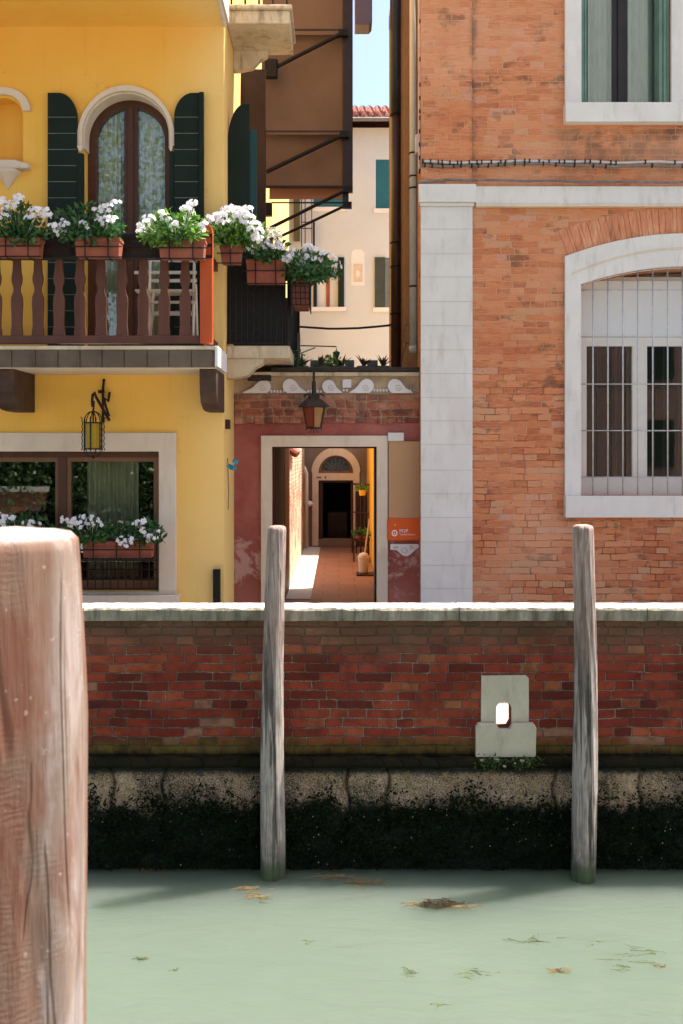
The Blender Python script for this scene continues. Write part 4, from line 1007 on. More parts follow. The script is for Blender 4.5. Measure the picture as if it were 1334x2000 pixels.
for q in (691, 719):
    for yy in (19.22, 19.48): MB().box(X(q,19.4)-.012, X(q,19.4)+.012, yy-.012, yy+.012, .9, Z(1056,19.4)).build('leg', M['doorbrown'], st_)
bk = empty('mop_bucket', (X(710,17.2), 17.2, .9), 'pale mop bucket standing on a dark mat inside the courtyard', 'bucket')
s_ = F/17.2; bzz = .93
MB().lathe([(.072,0),(.082,.02),(.10,.27),(.105,.275),(.105,.29),(.09,.285)], (X(710,17.2), 17.2, bzz), 24).build('bucket', M['plaque'], bk, smooth=True)
MB().lathe([(.05,.27),(.09,.30),(.07,.34),(.02,.36)], (X(710,17.2), 17.2, bzz), 14).build('mop_head', M['white'], bk, smooth=True)
MB().tube([(X(712,17.2), 17.2, bzz+.32), (X(722,17.2), 17.3, bzz+.95)], .012, 8).build('handle', M['stoneL'], bk)
tag(MB().box(X(696,17.2), X(731,17.2), 16.95, 17.4, .9, .925).build('door_mat', M['doorbrown'], None, loc=(X(712,17.2), 17.2, .9)), 'dark mat under the pale mop bucket', 'mat')
# small meter on the back wall
MB_ = MB().lathe([(.0,0),(.05,.0),(.07,.03),(.05,.06),(.0,.07)], (0,0,0), 14)
for i, v in enumerate(MB_.v): MB_.v[i] = Vector((X(603,22.3)+v.x*1.4, 22.37-v.z, Z(984,22.3)+v.y))
tag(MB_.build('wall_lamp', M['white'], None, loc=(X(603,22.3), 22.37, Z(984,22.3)), smooth=True), 'small round white lamp on the grey wall left of the inner arched door', 'lamp')

# ================================================================ CREAM HOUSE (behind)
HD = 22.4
ch = empty('cream_house', (0, 25, .9), 'pale cream house with tiled roof closing the alley behind', 'house')
adx0, adx1, adz = X(622,HD), X(690,HD), Z(938,HD)
door_o = rect(adx0, adx1, .95, adz)
acx2 = (adx0+adx1)/2; far_z = Z(924,HD); fr2 = 34*HD/F
fan_o = [(acx2-fr2, far_z), (acx2+fr2, far_z)] + arc(acx2, far_z, fr2, fr2*1.02, 0, 180, 20)
zsplit = 3.95
MB().prism([(-6,.9),(6,.9),(6,zsplit),(-6,zsplit)], HD, HD+.35, [door_o, fan_o]).build('lower_wall', M['greyplaster'], ch)
W_ = lambda a, b, c, d: rect(X(a,HD), X(b,HD), Z(d,HD), Z(c,HD))
o1, o2, o3, o4, o5 = W_(734,796,311,408), W_(612,672,311,405), W_(612,672,503,600), W_(732,792,503,601), W_(575,600,385,480)
MB().prism([(-6,zsplit+.001),(6,zsplit+.001),(6,10.55),(-6,10.55)], HD, HD+.35, [o1,o2,o3,o4]).build('upper_wall', M['cream'], ch)
MB().box(-6, -5.7, HD+.35, 30, .9, 10.5).box(5.7, 6, HD+.35, 30, .9, 10.5).box(-6, 6, 30, 30.3, .9, 10.5).build('rear_walls', M['cream'], ch)
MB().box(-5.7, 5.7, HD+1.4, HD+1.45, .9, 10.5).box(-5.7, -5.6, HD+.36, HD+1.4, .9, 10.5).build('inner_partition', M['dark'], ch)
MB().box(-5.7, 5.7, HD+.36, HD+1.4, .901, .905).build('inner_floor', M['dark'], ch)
# roof: slope + barrel tiles
ez = Z(246,HD)-.0
rf = MB(); rf.add([(-6.2,HD-.3,ez+.04),(6.2,HD-.3,ez+.04),(6.2,26.5,ez+1.9),(-6.2,26.5,ez+1.9),(-6.2,HD-.3,ez),(6.2,HD-.3,ez),(6.2,26.5,ez+1.86),(-6.2,26.5,ez+1.86)], [(0,1,2,3),(4,7,6,5),(0,4,5,1)])
rf.add([(-6.2,26.5,ez+1.9),(6.2,26.5,ez+1.9),(6.2,30.6,ez),(-6.2,30.6,ez)], [(0,1,2,3)])
roof = rf.build('roof', M['terra'], ch)
tm = MB(); k = 0; x = -3.0; rnd = random.Random(4)
while x < 4.5:
    for j in range(8):
        y0 = HD-.36+j*.36; zz = ez+.06+(y0-HD+.3)*.443; dx = rnd.uniform(-.012,.012)
        n_ = 6; vs = []
        for (yy, r) in ((y0, .085), (y0+.40, .070)):
            z_ = zz+(yy-y0)*.443+(.02 if yy == y0 else 0)
            for a in range(n_+1): th = PI*a/n_; vs.append((x+dx+r*math.cos(th), yy, z_+r*math.sin(th)))
            for a in range(n_+1): th = PI*(n_-a)/n_; vs.append((x+dx+(r-.015)*math.cos(th), yy, z_+(r-.015)*math.sin(th)))
        q = 2*(n_+1); tm.add(vs, [(a, (a+1)%q, (a+1)%q+q, a+q) for a in range(q)]+[tuple(range(q))])
    x += .19
tm.build('barrel_tiles', mottled('mottled_roof_tile', (.30,.11,.07), (.50,.24,.16), 5, .85, .3, c3=(.55,.42,.34)), roof)
MB().tube([(-6.2, HD-.40, ez+.02), (6.2, HD-.40, ez+.02)], .045, 10).build('gutter', M['cable'], roof, smooth=True)
def far_win(o_, sill_px, name='window', shut=None):
    (a, c), (b, _), (_, d), _ = o_[0], o_[1], o_[2], o_[3]
    wdw = MB().box(a-.05, b+.05, HD-.06, HD+.1, c-.10, c-.001).build(name, M['plaque'], ch, bevel=.006)
    return wdw, a, b, c, d
w_, a, b, c, d = far_win(o1, 0); MB().box(a, b, HD+.04, HD+.08, c, d).build('shutter', M['tealfar'], w_)
w_, a, b, c, d = far_win(o2, 0); MB().box(a, b, HD+.04, HD+.08, c, d).build('shutter', M['tealfar'], w_)
w_, a, b, c, d = far_win(o3, 0)
MB().box(a, a+.08, HD-.02, HD+.08, c, d).box(b-.14, b, HD-.05, HD-.02, c, d).build('shutter', M['shutter'], w_)
MB().box(a+.081, b-.02, HD+.10, HD+.14, c, d).build('blind', M['whitep'], w_); MB().box(X(637,HD), X(644,HD), HD+.07, HD+.099, c+.02, d-.2).build('post', M['terra'], w_)
w_, a, b, c, d = far_win(o4, 0); MB().box(a, a+.24, HD-.05, HD-.01, c, d).build('shutter', mottled('grey_green_shutter', (.035,.042,.032), (.055,.062,.048), 4, .6, .1), w_); pane(a+.22, b, c, d, HD+.1, w_)
# olive shutter & balcony rails at the left end
wo = MB().box(X(574,HD), X(586,HD), HD-.08, HD-.03, Z(472,HD), Z(385,HD)).build('window', mottled('olive_shutter', (.09,.08,.035), (.13,.115,.05), 4, .6, .1), ch)
mb = MB()
for q in (589, 596, 609): mb.tube([(X(q,HD-.3), HD-.3, Z(488,HD)), (X(q,HD-.3), HD-.3, Z(388,HD))], .012, 6)
for q in (391, 440, 452): mb.tube([(X(588,HD-.3), HD-.3, Z(q,HD)), (X(610,HD-.3), HD-.3, Z(q,HD))], .012, 6)
mb.tube([(X(613,HD-.3), HD-.3, Z(488,HD)), (X(613,HD-.3), HD-.3, Z(440,HD))], .03, 6)
mb.build('iron_frame', M['doorbrown'], wo)
# plaque
pl = MB().prism([(X(a_,HD), Z(b_,HD)) for a_, b_ in ((686,558),(712,558),(712,494),(706,487),(692,487),(686,494))], HD-.008, HD-.001).build('wall_plaque', M['plaque'], ch)
mb = MB(); mb.prism(rect(X(691,HD), X(708,HD), Z(550,HD), Z(516,HD)), HD-.025, HD-.009, [arc(X(699.5,HD), Z(535,HD), .05, .10, 0, 340, 16)])
mb.build('relief', mottled('worn_relief', (.50,.40,.31), (.62,.50,.40), 12, .9, .4), pl)
# arch door
sdo = MB().prism([(X(610,HD),.93),(adx0,.93),(adx0,adz),(adx1,adz),(adx1,.93),(X(702,HD),.93),(X(702,HD),far_z),] + arc(acx2, far_z, 48*HD/F, 50*HD/F, 0, 180, 26)[1:-1] + [(X(610,HD),far_z)], HD-.06, HD-.001, [fan_o]).build('arched_door', M['stoneL'], ch, bevel=.008)
fan = MB().prism(fan_o, HD+.04, HD+.05).build('fanlight', M['bluegl'], sdo)
mb = MB()
for k in range(9):
    a = math.radians(10+20*k); mb.tube([(acx2+.07*math.cos(a), HD+.03, far_z+.07*math.sin(a)+.02), (acx2+(fr2-.06)*math.cos(a), HD+.03, far_z+(fr2-.06)*math.sin(a)+.01)], .008, 5)
for k in range(8):
    a = math.radians(20+20*k); mb.tube([(acx2+(fr2*.62+.09*math.cos(t*.7))*math.cos(a)+.05*math.sin(t*.7)*-math.sin(a), HD+.03, far_z+.02+(fr2*.62+.09*math.cos(t*.7))*math.sin(a)+.05*math.sin(t*.7)*math.cos(a)) for t in range(10)], .006, 5)
mb.build('fan_tracery', M['gpot'], fan)
MB().prism(fan_o, HD+.01, HD+.045, [[(acx2-fr2+.07, far_z+.05), (acx2+fr2-.07, far_z+.05)] + arc(acx2, far_z+.05, fr2-.07, fr2-.08, 4, 176, 18)]).build('fan_frame', M['framel'], fan)
dl = MB().box(adx0+.001, adx0+.10, HD+.02, HD+.12, .95, adz-.001).box(adx1-.06, adx1-.001, HD+.02, HD+.12, .95, adz-.001).box(adx0+.101, adx1-.061, HD+.02, HD+.12, adz-.06, adz-.001).build('door_frame', M['doorbrown'], sdo)
MB().box(adx0+.001, adx1-.001, HD-.1, HD+.3, .9, Z(1053,HD)).build('step', M['greyplaster'], sdo, bevel=.01)
MB().box(X(640,HD+1), X(678,HD+1), HD+.9, HD+1.1, Z(1058,HD+1), Z(1000,HD+1)).build('inner_counter', M['doorbrown'], sdo)
MB().pbox(618, 628, 931, 934, HD-.066, .005).pbox(634, 637, 930, 935, HD-.066, .005).build('name_plate', M['cable'], sdo)

# ================================================================ RIGHT BRICK HOUSE
RF = 9.8; RX = X(822, RF)
rh = empty('brick_house', (4, 12, .9), 'orange brick house with white stone trim, right of the alley', 'house')
uw = rect(X(1134,RF), X(1309,RF), Z(206,RF), Z(-190,RF))
wl, wr = X(1133,RF), X(1557,RF); wb = Z(968,RF); wcx = (wl+wr)/2; wsp = Z(556,RF); wtp = Z(521,RF)
# segmental arch
def seg(xl, xr, zs, ztop, n=28):
    c = (xr-xl)/2; s = ztop-zs; R = (c*c+s*s)/(2*s); cz = ztop-R; cx = (xl+xr)/2; a = math.degrees(math.asin(c/R))
    return arc(cx, cz, R, R, 90-a, 90+a, n)
lo_open = [(wl,wb),(wr,wb)] + seg(wl, wr, wsp, wtp)
MB().prism([(RX,.9),(12,.9),(12,10),(RX,10)], RF, RF+.4, [uw, lo_open]).build('front_wall', M['brickR'], rh)
MB().box(RX, RX+.35, RF+.4, 15.86, .9, 10).build('side_wall', mottled('shaded_side_brick', (.070,.032,.020), (.15,.065,.038), 3, .9, .5, c3=(.22,.12,.08), stretch=(1,1,4)), rh)  # alley shade put into a darker copy of the brick colour
MB().box(11.7, 12, RF+.4, 15.86, .9, 10).box(RX+.35, 11.7, 15.5, 15.86, .9, 10).build('rear_walls', M['whitep'], rh)
MB().box(RX-.0, 12.3, 9.7, 16.0, 10.001, 10.2).build('roof', M['terra'], rh)
MB().box(RX+.5, 11.6, RF+1.7, RF+1.75, .95, 9.9).build('inner_partition', M['dark'], rh)
MB().box(RX+.4, 11.6, RF+.41, RF+1.7, 5.75, 5.85).build('inner_floor', M['dark'], rh)
pil = MB().box(RX-.004, X(922,RF), RF-.035, RF-.001, .93, Z(405,RF)-.001).build('corner_pilaster', M['marble'], rh, bevel=.004)
mb = MB()
for yy in (449,497,542,590,637,684,730,777,822,868,918,964,1010,1058,1103,1148): mb.box(RX-.004, X(922,RF)-.002, RF-.0372, RF-.0352, Z(yy+.35,RF), Z(yy-.35,RF))
mb.build('stone_joints', mottled('faint_joint', (.42,.39,.36), (.50,.47,.44), 9, .9, 0), pil)
MB().box(X(817,RF), X(928,RF), RF-.075, RF-.001, Z(398,RF), Z(363,RF)).box(X(819,RF), X(925,RF), RF-.055, RF-.001, Z(405,RF), Z(398,RF)-.001).build('capital', M['marble'], pil, bevel=.006)
MB().box(X(928,RF)+.001, 12, RF-.045, RF-.001, Z(400,RF), Z(366,RF)).build('string_course', M['marble'], rh, bevel=.004)
MB().box(X(928,RF)+.001, 12, RF-.060, RF-.001, Z(406,RF), Z(400,RF)-.0005).build('string_moulding', M['stoneL'], rh, bevel=.006)
MB().box(RX-.002, X(921,RF), RF-.030, RF-.001, Z(362,RF), 10).build('upper_pilaster', M['brickR'], rh, bevel=.006)
# upper window
us = rect(X(1102,RF), X(1342,RF), Z(206,RF), Z(-225,RF))
wU = MB().prism([(X(1102,RF),Z(206,RF)),(X(1134,RF),Z(206,RF)),(X(1134,RF),Z(-190,RF)),(X(1309,RF),Z(-190,RF)),(X(1309,RF),Z(206,RF)),(X(1342,RF),Z(206,RF)),(X(1342,RF),Z(-225,RF)),(X(1102,RF),Z(-225,RF))], RF-.04, RF+.0).build('window', M['marble'], rh, bevel=.005)
MB().box(X(1100,RF), X(1345,RF), RF-.10, RF+.2, Z(244,RF), Z(206,RF)-.001).build('sill', M['marble'], wU, bevel=.005)
fy = RF+.17
pL = rect(X(1148,fy), X(1197,fy), Z(200,fy), Z(-180,fy)); pR = rect(X(1226,fy), X(1286,fy), Z(200,fy), Z(-180,fy))
fz0, fz1 = Z(200,fy), Z(-180,fy); mb = MB()
mb.box(X(1132,RF), X(1311,RF), fy, fy+.06, Z(208,RF), fz0-.0005).box(X(1132,RF), X(1311,RF), fy, fy+.06, fz1+.0005, Z(-192,RF))
for a, b in ((X(1132,RF), X(1148,fy)), (X(1197,fy), X(1226,fy)), (X(1286,fy), X(1311,RF))): mb.box(a, b, fy, fy+.06, fz0, fz1)
mb.build('frame', M['framed'], wU)
MB().box(X(1206,fy), X(1216,fy), fy-.02, fy+.001, Z(206,fy), Z(-180,fy)).build('mullion', M['framed'], wU, bevel=.004)
for q in (pL, pR): MB().prism(q, fy+.02, fy+.026).build('pane', M['glass'], wU)
mb = MB().box(X(1135.5,RF), X(1141,RF), RF+.005, fy-.01, Z(205,RF), Z(-185,RF)).box(X(1142,RF), X(1146.5,RF), RF+.01, fy-.01, Z(205,RF), Z(-185,RF)); mb.build('folded_shutter', M['sage'], wU, bevel=.003)
mb = MB().box(X(1288,RF), X(1295,RF), RF+.01, fy-.01, Z(205,RF), Z(-185,RF)).box(X(1296,RF), X(1302,RF), RF+.0, fy-.01, Z(205,RF), Z(-185,RF)).box(X(1303,RF), X(1308,RF), RF+.01, fy-.01, Z(205,RF), Z(-185,RF)); mb.build('folded_shutter', M['sage'], wU, bevel=.003)
curtain(X(1140,fy), X(1290,fy), Z(206,fy)-.02, Z(-190,fy), fy+.09, 'curtg', 'pale green-grey curtain behind the upper window of the brick house', 7, .015, None, 5)
# lower window
oL, oR = X(1102,RF), X(1588,RF)
inner = [(wl,wb)]+list(reversed(seg(wl, wr, wsp, wtp)))+[(wr,wb)]
outer = [(oR,wb)] + seg(oL, oR, Z(502,RF), Z(457,RF)) + [(oL,wb)]
wL = MB().prism(outer+inner, RF-.04, RF+.0).build('window', M['marble'], rh, bevel=.005)
o2_ = seg(oL+.07, oR-.07, Z(534,RF), Z(484,RF)); i2_ = seg(oL+.07, oR-.07, Z(538,RF), Z(488,RF))
MB().prism(o2_+list(reversed(i2_)), RF-.046, RF-.0405).build('arch_line', M['stoneL'], wL)
MB().box(oL-.005, oR+.005, RF-.085, RF+.25, Z(1010,RF), wb-.001).build('sill', M['marble'], wL, bevel=.005)
fy = RF+.20
pns = [rect(X(a,fy), X(b,fy), Z(932,fy), Z(676,fy)) for a, b in ((1146,1235),(1264,1420),(1448,1536))]
MB().prism(rect(X(1130,RF), X(1560,RF), wb-.02, Z(658,fy)), fy, fy+.06, pns).build('frame', M['framew'], wL, bevel=.006)
for q in pns: MB().prism(q, fy+.03, fy+.036).build('pane', M['glass'], wL)
mb = MB()
for a in (1168, 1205, 1228, 1300, 1330): mb.box(X(a,fy)-.012, X(a,fy)+.012, fy+.045, fy+.06, Z(930,fy), Z(678,fy))
mb.build('inner_bars', M['framed'], wL)
MB().box(X(1130,RF), X(1560,RF), fy, fy+.03, Z(657,fy), Z(548,fy)).build('blind_panel', M['whitep'], wL, bevel=.004)
MB().box(X(1130,RF), X(1560,RF), fy+.04, fy+.30, Z(548,fy), Z(540,fy)).box(X(1130,RF), X(1560,RF), fy+.3, fy+.32, Z(548,fy), Z(500,fy)).build('inner_head', M['framew'], wL)
gr = MB(); gd = RF+.02
def arch_z(x):
    c = (wr-wl)/2; s = wtp-wsp; R = (c*c+s*s)/(2*s); cz = wtp-R; return cz+math.sqrt(max(0, R*R-(x-wcx)**2))
for k in range(14):
    x = X(1158+29.2*k, gd); gr.tube([(x, gd, wb+.002), (x, gd, arch_z(x)-.003)], .0075, 8)
for yy in (566, 658, 750, 841, 932): gr.tube([(wl, gd+.012, Z(yy,gd)), (wr, gd+.012, Z(yy,gd))], .006, 8)
gr.tube([(x_, gd, arch_z(x_)-.006) for x_ in [wl+(wr-wl)*i/30 for i in range(31)]], .008, 6)
gr.build('iron_grille', M['steel'], wL, smooth=True)
# brick relieving arch: every voussoir a wedge in one mesh
mb = MB(); c = (oR-oL)/2; s = Z(457,RF)-Z(502,RF); R = (c*c+s*s)/(2*s); cz = Z(457,RF)-R; cxx = (oL+oR)/2; amax = math.asin(c/R)*.97
nv = 44; rnd = random.Random(8); jt = [rnd.uniform(-.28,.28) for _ in range(nv+1)]; jt[0] = jt[-1] = 0
for i in range(nv):
    a0 = -amax+2*amax*(i+jt[i])/nv+.0005; a1 = -amax+2*amax*(i+1+jt[i+1])/nv-.0005; r0 = R+.006; r1 = R+.27+rnd.uniform(-.01,.005)
    pts = [(cxx+r*math.sin(a), cz+r*math.cos(a)) for r, a in ((r0,a0),(r0,a1),(r1,a1),(r1,a0))]
    mb.prism(pts, RF-.006-rnd.uniform(0,.004), RF-.001)
m = NT('soldier_brick'); p = m.pos(); a_ = m.noise(m.map(p, (9,1,1.5)), 2.5, 5, .7); f_ = m.noise(p, 50, 4)
m.col(m.ramp(a_, [(.32, (.24,.09,.05)), (.42, (.50,.18,.085)), (.55, (.62,.25,.12)), (.68, (.70,.38,.22))])); m.rough(.9); m.bump(m.math('ADD', a_, f_), .6, .006)
mb.build('brick_arch', m.m, rh, bevel=.002)

# ---- pipes and cables
dp = empty('downpipe', (X(808,10.5), 10.5, Z(690,10.5)), 'cream round downpipe on the alley corner of the brick house', 'pipe')
pxx = X(808, 10.4)
MB().tube([(pxx, 10.4, Z(676,10.4)), (pxx, 10.4, 9.95)], .045, 16).build('pipe', M['pipe'], dp, smooth=True)
for yy in (300, 345, 368, 560):
    mb = MB(); mb.lathe([(.047,-.008),(.053,-.008),(.053,.008),(.047,.008)], (pxx, 10.4, Z(yy,10.4)), 16); mb.box(pxx, RX, 10.39, 10.41, Z(yy,10.4)-.006, Z(yy,10.4)+.006)
    mb.build('clamp', M['iron'], dp)
MB().tube([(pxx, 10.4, Z(676,10.4)), (pxx, 10.4, Z(690,10.4))], .052, 14).build('end_collar', M['pipe'], dp, smooth=True)
tag(MB().box(X(811,10.2), X(824,10.2), 10.15, 10.25, Z(300,10.2), Z(265,10.2)).build('cable_box', M['plaque'], None, loc=(X(817,10.2), 10.2, Z(300,10.2)), bevel=.005), 'small white cable box beside the cream downpipe', 'junction box')
dk = empty('dark_downpipe', (X(775,13), 13, Z(720,13)), 'thick dark brown pipe running up the alley wall of the brick house', 'pipe')
MB().tube([(X(774,13), 13, Z(718,13)), (X(774,13), 13, Z(225,13))], .078, 18).build('lower_pipe', M['piped'], dk, smooth=True)
MB().tube([(X(774,13), 13, Z(224,13)), (X(774,13), 13, 10.3)], .086, 18).build('upper_pipe', mottled('slate_grey_pipe', (.035,.04,.05), (.07,.075,.09), 3, .3, .1), dk, smooth=True)
for yy in (475, 522, 614, 225): MB().lathe([(.08,-.01),(.09,-.01),(.09,.01),(.08,.01)], (X(774,13), 13, Z(yy,13)), 16).build('clamp', M['iron'], dk)
def cable(name, pts, r, mat_, label, group='cables on the brick house', seed=0, sag=.004, clips=0):
    P_ = []; rnd = random.Random(seed); 
    for (a, b) in zip(pts, pts[1:]):
        for k in range(14):
            t = k/14; v = Vector(a).lerp(Vector(b), t); v.z += sag*noise.noise(Vector((v.x*3, v.z, seed))); P_.append(v)
    P_.append(Vector(pts[-1])); o = empty(name, P_[0], label, 'cable', group); MB().tube(P_, r, 6).build('wire', M[mat_], o, smooth=True)
    if clips:
        for k in range(clips):
            i = int((k+.5)*len(P_)/clips); v = P_[min(i, len(P_)-1)]; MB().box(v.x-.006, v.x+.006, v.y-r-.008, v.y+r+.004, v.z-r-.006, v.z+r+.006).build('clip', M['iron'], o)
    return o
yc = RF-.045
cable('wall_cable', [(X(825,RF), yc, Z(318,RF)), (X(930,RF), yc, Z(320,RF)), (X(1060,RF), yc, Z(318,RF)), (X(1200,RF), yc, Z(320,RF)), (X(1600,RF), yc, Z(319,RF))], .013, 'cablew', 'upper pale clipped cable along the brick house front', seed=1, sag=.02, clips=34)
cable('wall_cable', [(X(822,RF), yc, Z(328,RF)), (X(920,RF), yc, Z(326,RF)), (X(1010,RF), yc-.01, Z(322,RF)), (X(1180,RF), yc-.01, Z(328,RF)), (X(1600,RF), yc, Z(326,RF))], .013, 'cable', 'lower grey cable just under the pale clipped one', seed=2, sag=.02, clips=22)
cable('wall_cable', [(X(815,RF), yc, Z(358,RF)), (X(870,RF), yc, Z(354,RF)), (X(1000,RF), yc-.03, Z(357,RF)), (X(1200,RF), yc-.03, Z(359,RF)), (X(1600,RF), yc, Z(360,RF))], .012, 'cable', 'dark cable lying on top of the white string course', seed=3, sag=.012)
cable('wall_cable', [(X(822,RF)-.012, RF+.05, Z(332,RF)), (X(823,RF)-.012, RF+.05, Z(150,RF)), (X(822,RF)-.012, RF+.05, 9.5)], .014, 'cablew', 'upright pale clipped cable up the corner of the brick house', seed=4, sag=.0, clips=16)
cable('overhead_cable', [(SX+.02, 13, Z(633,13)), (X(600,13), 13, Z(639,13)), (X(640,13), 13, Z(642,13)), (X(700,13), 13, Z(641,13)), (X(763,13), 13, Z(635,13))], .016, 'doorbrown', 'thick dark cable slung across the alley below the cream windows', group='', seed=5)
cl = empty('cable_coil', (X(800,11.5), 11.5, Z(700,11.5)), 'coil of grey cable hanging on the alley wall below the downpipe end', 'cable')
MB().tube([(X(795+7*math.cos(a*.35),11.5), 11.5+.01*math.sin(a), Z(652+18*math.sin(a*.35),11.5)) for a in range(60)]+[(X(788,11.5), 11.5, Z(690,11.5)), (X(784,11.5), 11.5, Z(716,11.5))], .007, 6).build('wire', M['cable'], cl)

# ================================================================ LANTERNS
ln = empty('wall_lantern', (X(183,8.8), 8.8, Z(895,8.8)), 'black wrought iron wall lantern with yellow glass on the yellow house', 'lantern')
LD = 8.8; lx = X(182,LD)
def LP(px, py, dy=0): return (X(px,LD), LD+dy, Z(py,LD))
mb = MB(); R6 = .072
gt_, gb_ = Z(826,LD), Z(877,LD)
hexp = lambda r, z, n=6, ph=PI/6: [(lx+r*math.cos(2*PI*k/n+ph), LD+r*math.sin(2*PI*k/n+ph), z) for k in range(n)]
for z in (gt_, gb_): h = hexp(.082, z); mb.tube(h+[h[0]], .007, 6)
for k in range(6):
    a = hexp(.082, gt_)[k]; b = hexp(.082, gb_)[k]; mb.tube([a, b], .005, 6)
mb.build('cage', M['iron'], ln)
mb = MB()
for k in (0, 1, 2, 3, 4, 5):   # outer scalloped uprights with pointed tips
    ang = 2*PI*k/6+PI/6; pts = []
    for j in range(20):
        t = j/19; r = .100+.004*math.sin(t*34); z = Z(819,LD)+(Z(880,LD)-Z(819,LD))*t; pts.append((lx+r*math.cos(ang), LD+r*math.sin(ang), z))
    mb.tube([(lx+.112*math.cos(ang), LD+.112*math.sin(ang), Z(815,LD))]+pts, .005, 5)
    # crown ribs and bottom ribs
    mb.tube([(lx+.085*math.cos(ang)*math.cos(q), LD+.085*math.sin(ang)*math.cos(q), gt_+.105*math.sin(q)) for q in [PI/2*i/8 for i in range(9)]], .005, 5)
    mb.tube([(lx+.085*math.cos(ang)*math.cos(q), LD+.085*math.sin(ang)*math.cos(q), gb_-.075*math.sin(q)) for q in [PI/2*i/8 for i in range(9)]], .004, 5)
mb.tube([(lx, LD, gt_+.13), (lx, LD, gt_)], .008, 6); mb.tube([(lx, LD, gb_-.09), (lx, LD, gb_-.05)], .008, 6, .003)
mb.build('ironwork', M['iron'], ln)
MB().lathe([(.070, gb_+.005), (.070, gt_-.005)], (lx, LD, 0), 6).build('yellow_glass', M['amber'], ln)
mb = MB(); mb.tube([LP(182, 812), LP(183, 795), LP(184, 783)], .008, 6)
mb.tube([LP(181,795), LP(180,783), LP(181,770), LP(184,766), LP(188,776), LP(193,793,.1), LP(197,808,.2), LP(199,818,.28)], .013, 8)
mb.tube([LP(200,762,.28), LP(198,780,.27), LP(193,775,.2), LP(195,790,.22), LP(199,810,.28)], .011, 8)
mb.tube([(X(203,9.07), 9.07, Z(742,9.07)), (X(201,9.07), 9.07, Z(762,9.07)), (X(201,9.07), 9.07, Z(825,9.07))], .012, 8); mb.tube([(X(192,9.05), 9.05, Z(765,9.05)), (X(204,9.05), 9.05, Z(765,9.05))], .015, 8)
mb.lathe([(.016,0),(.010,.02)], (X(203,9.07), 9.07, Z(744,9.07)), 8)
mb.build('wall_bracket', M['iron'], ln)
l2 = empty('hanging_lantern', (X(613,9.7), 9.7, Z(845,9.7)), 'dark hexagonal hanging lantern with red and amber glass above the doorway', 'lantern')
LD = 9.7; lx = X(613,LD); zt_, zb2 = Z(795,LD), Z(836,LD)
def hexr(r, z): return [(lx+r*math.cos(2*PI*k/6-PI/2), LD+r*math.sin(2*PI*k/6-PI/2), z) for k in range(6)]
mb = MB(); rt, rb = .125, .080
for k in range(6):
    a = hexr(rt, zt_)[k]; b = hexr(rb, zb2)[k]; mb.tube([a, b], .009, 6)
for r, z, q in ((rt, zt_, .010), (rb, zb2, .009)): h = hexr(r, z); mb.tube(h+[h[0]], q, 6)
for k in range(6):
    a = 2*PI*k/6-PI/2; mb.tube([(lx+(rb-.02+.03*math.cos(q))*math.cos(a), LD+(rb-.02+.03*math.cos(q))*math.sin(a), zb2-.022+.022*math.sin(q)) for q in [i*.5 for i in range(10)]], .004, 5)
mb.tube([(lx, LD, zb2+.01), (lx, LD, zb2-.04)], .010, 6, .004)
mb.build('frame', M['rustiron'], l2)
MB().lathe([(.155, -.012), (.155, .0), (.10, .05), (.05, .085), (.022, .11), (.022, .13)], (lx, LD, zt_+.01), 6).build('roof', M['rustiron'], l2)
mb = MB()
for k in range(12):
    a = 2*PI*k/12; mb.tube([(lx+(.075+.030*math.cos(q))*math.cos(a), LD+(.075+.030*math.cos(q))*math.sin(a), zt_+.10+.030*math.sin(q)) for q in [i*.6 for i in range(9)]], .005, 5)
mb.tube([(lx, LD, zt_+.11), (lx, LD, Z(724,LD))], .012, 8); mb.tube([(lx, LD, Z(770,LD)), (lx, LD, Z(745,LD))], .022, 8)
mb.tube([(lx, LD, Z(724,LD)), (lx, LD+.25, Z(720,LD)), (lx, LD+.3, Z(722,LD))], .012, 8)
mb.build('hanger', M['rustiron'], l2)
for k in range(6):
    A, B = hexr(rt-.006, zt_), hexr(rb-.006, zb2); j = (k+1) % 6
    MB().add([B[k], B[j], A[j], A[k]], [(0,1,2,3)]).build('glass_pane', M['redg'] if k in (5, 4, 3) else M['amberb'], l2)

# ================================================================ PLANTS AND PLANTERS
def rv(rnd): return Vector((rnd.gauss(0,1), rnd.gauss(0,1), rnd.gauss(0,1))).normalized()
def foliage(rnd, c, sx, sy, sz, n, ls):
    mb = MB()
    for i in range(n):
        v = rv(rnd)*rnd.random()**.45; q = c+Vector((v.x*sx*1.08, v.y*sy, abs(v.z)*sz*1.05 if v.z > 0 else v.z*sz*.45)); L = ls*rnd.uniform(.6,1.3)
        d = (v*.7+rv(rnd)*.8+Vector((0,0,.25))).normalized(); s = d.cross(rv(rnd)).normalized(); nrm = d.cross(s)
        mb.add([q, q+d*L*.4+s*L*.30+nrm*L*.06, q+d*L*.5, q+d*L*.4-s*L*.30+nrm*L*.06, q+d*L-nrm*L*.1], [(0,1,2),(0,2,3),(1,4,2),(2,4,3)])
        if i % 6 == 0: mb.tube([c+Vector((v.x*sx*.4, v.y*sy*.4, -sz*.2)), q], .0022, 4)
    return mb
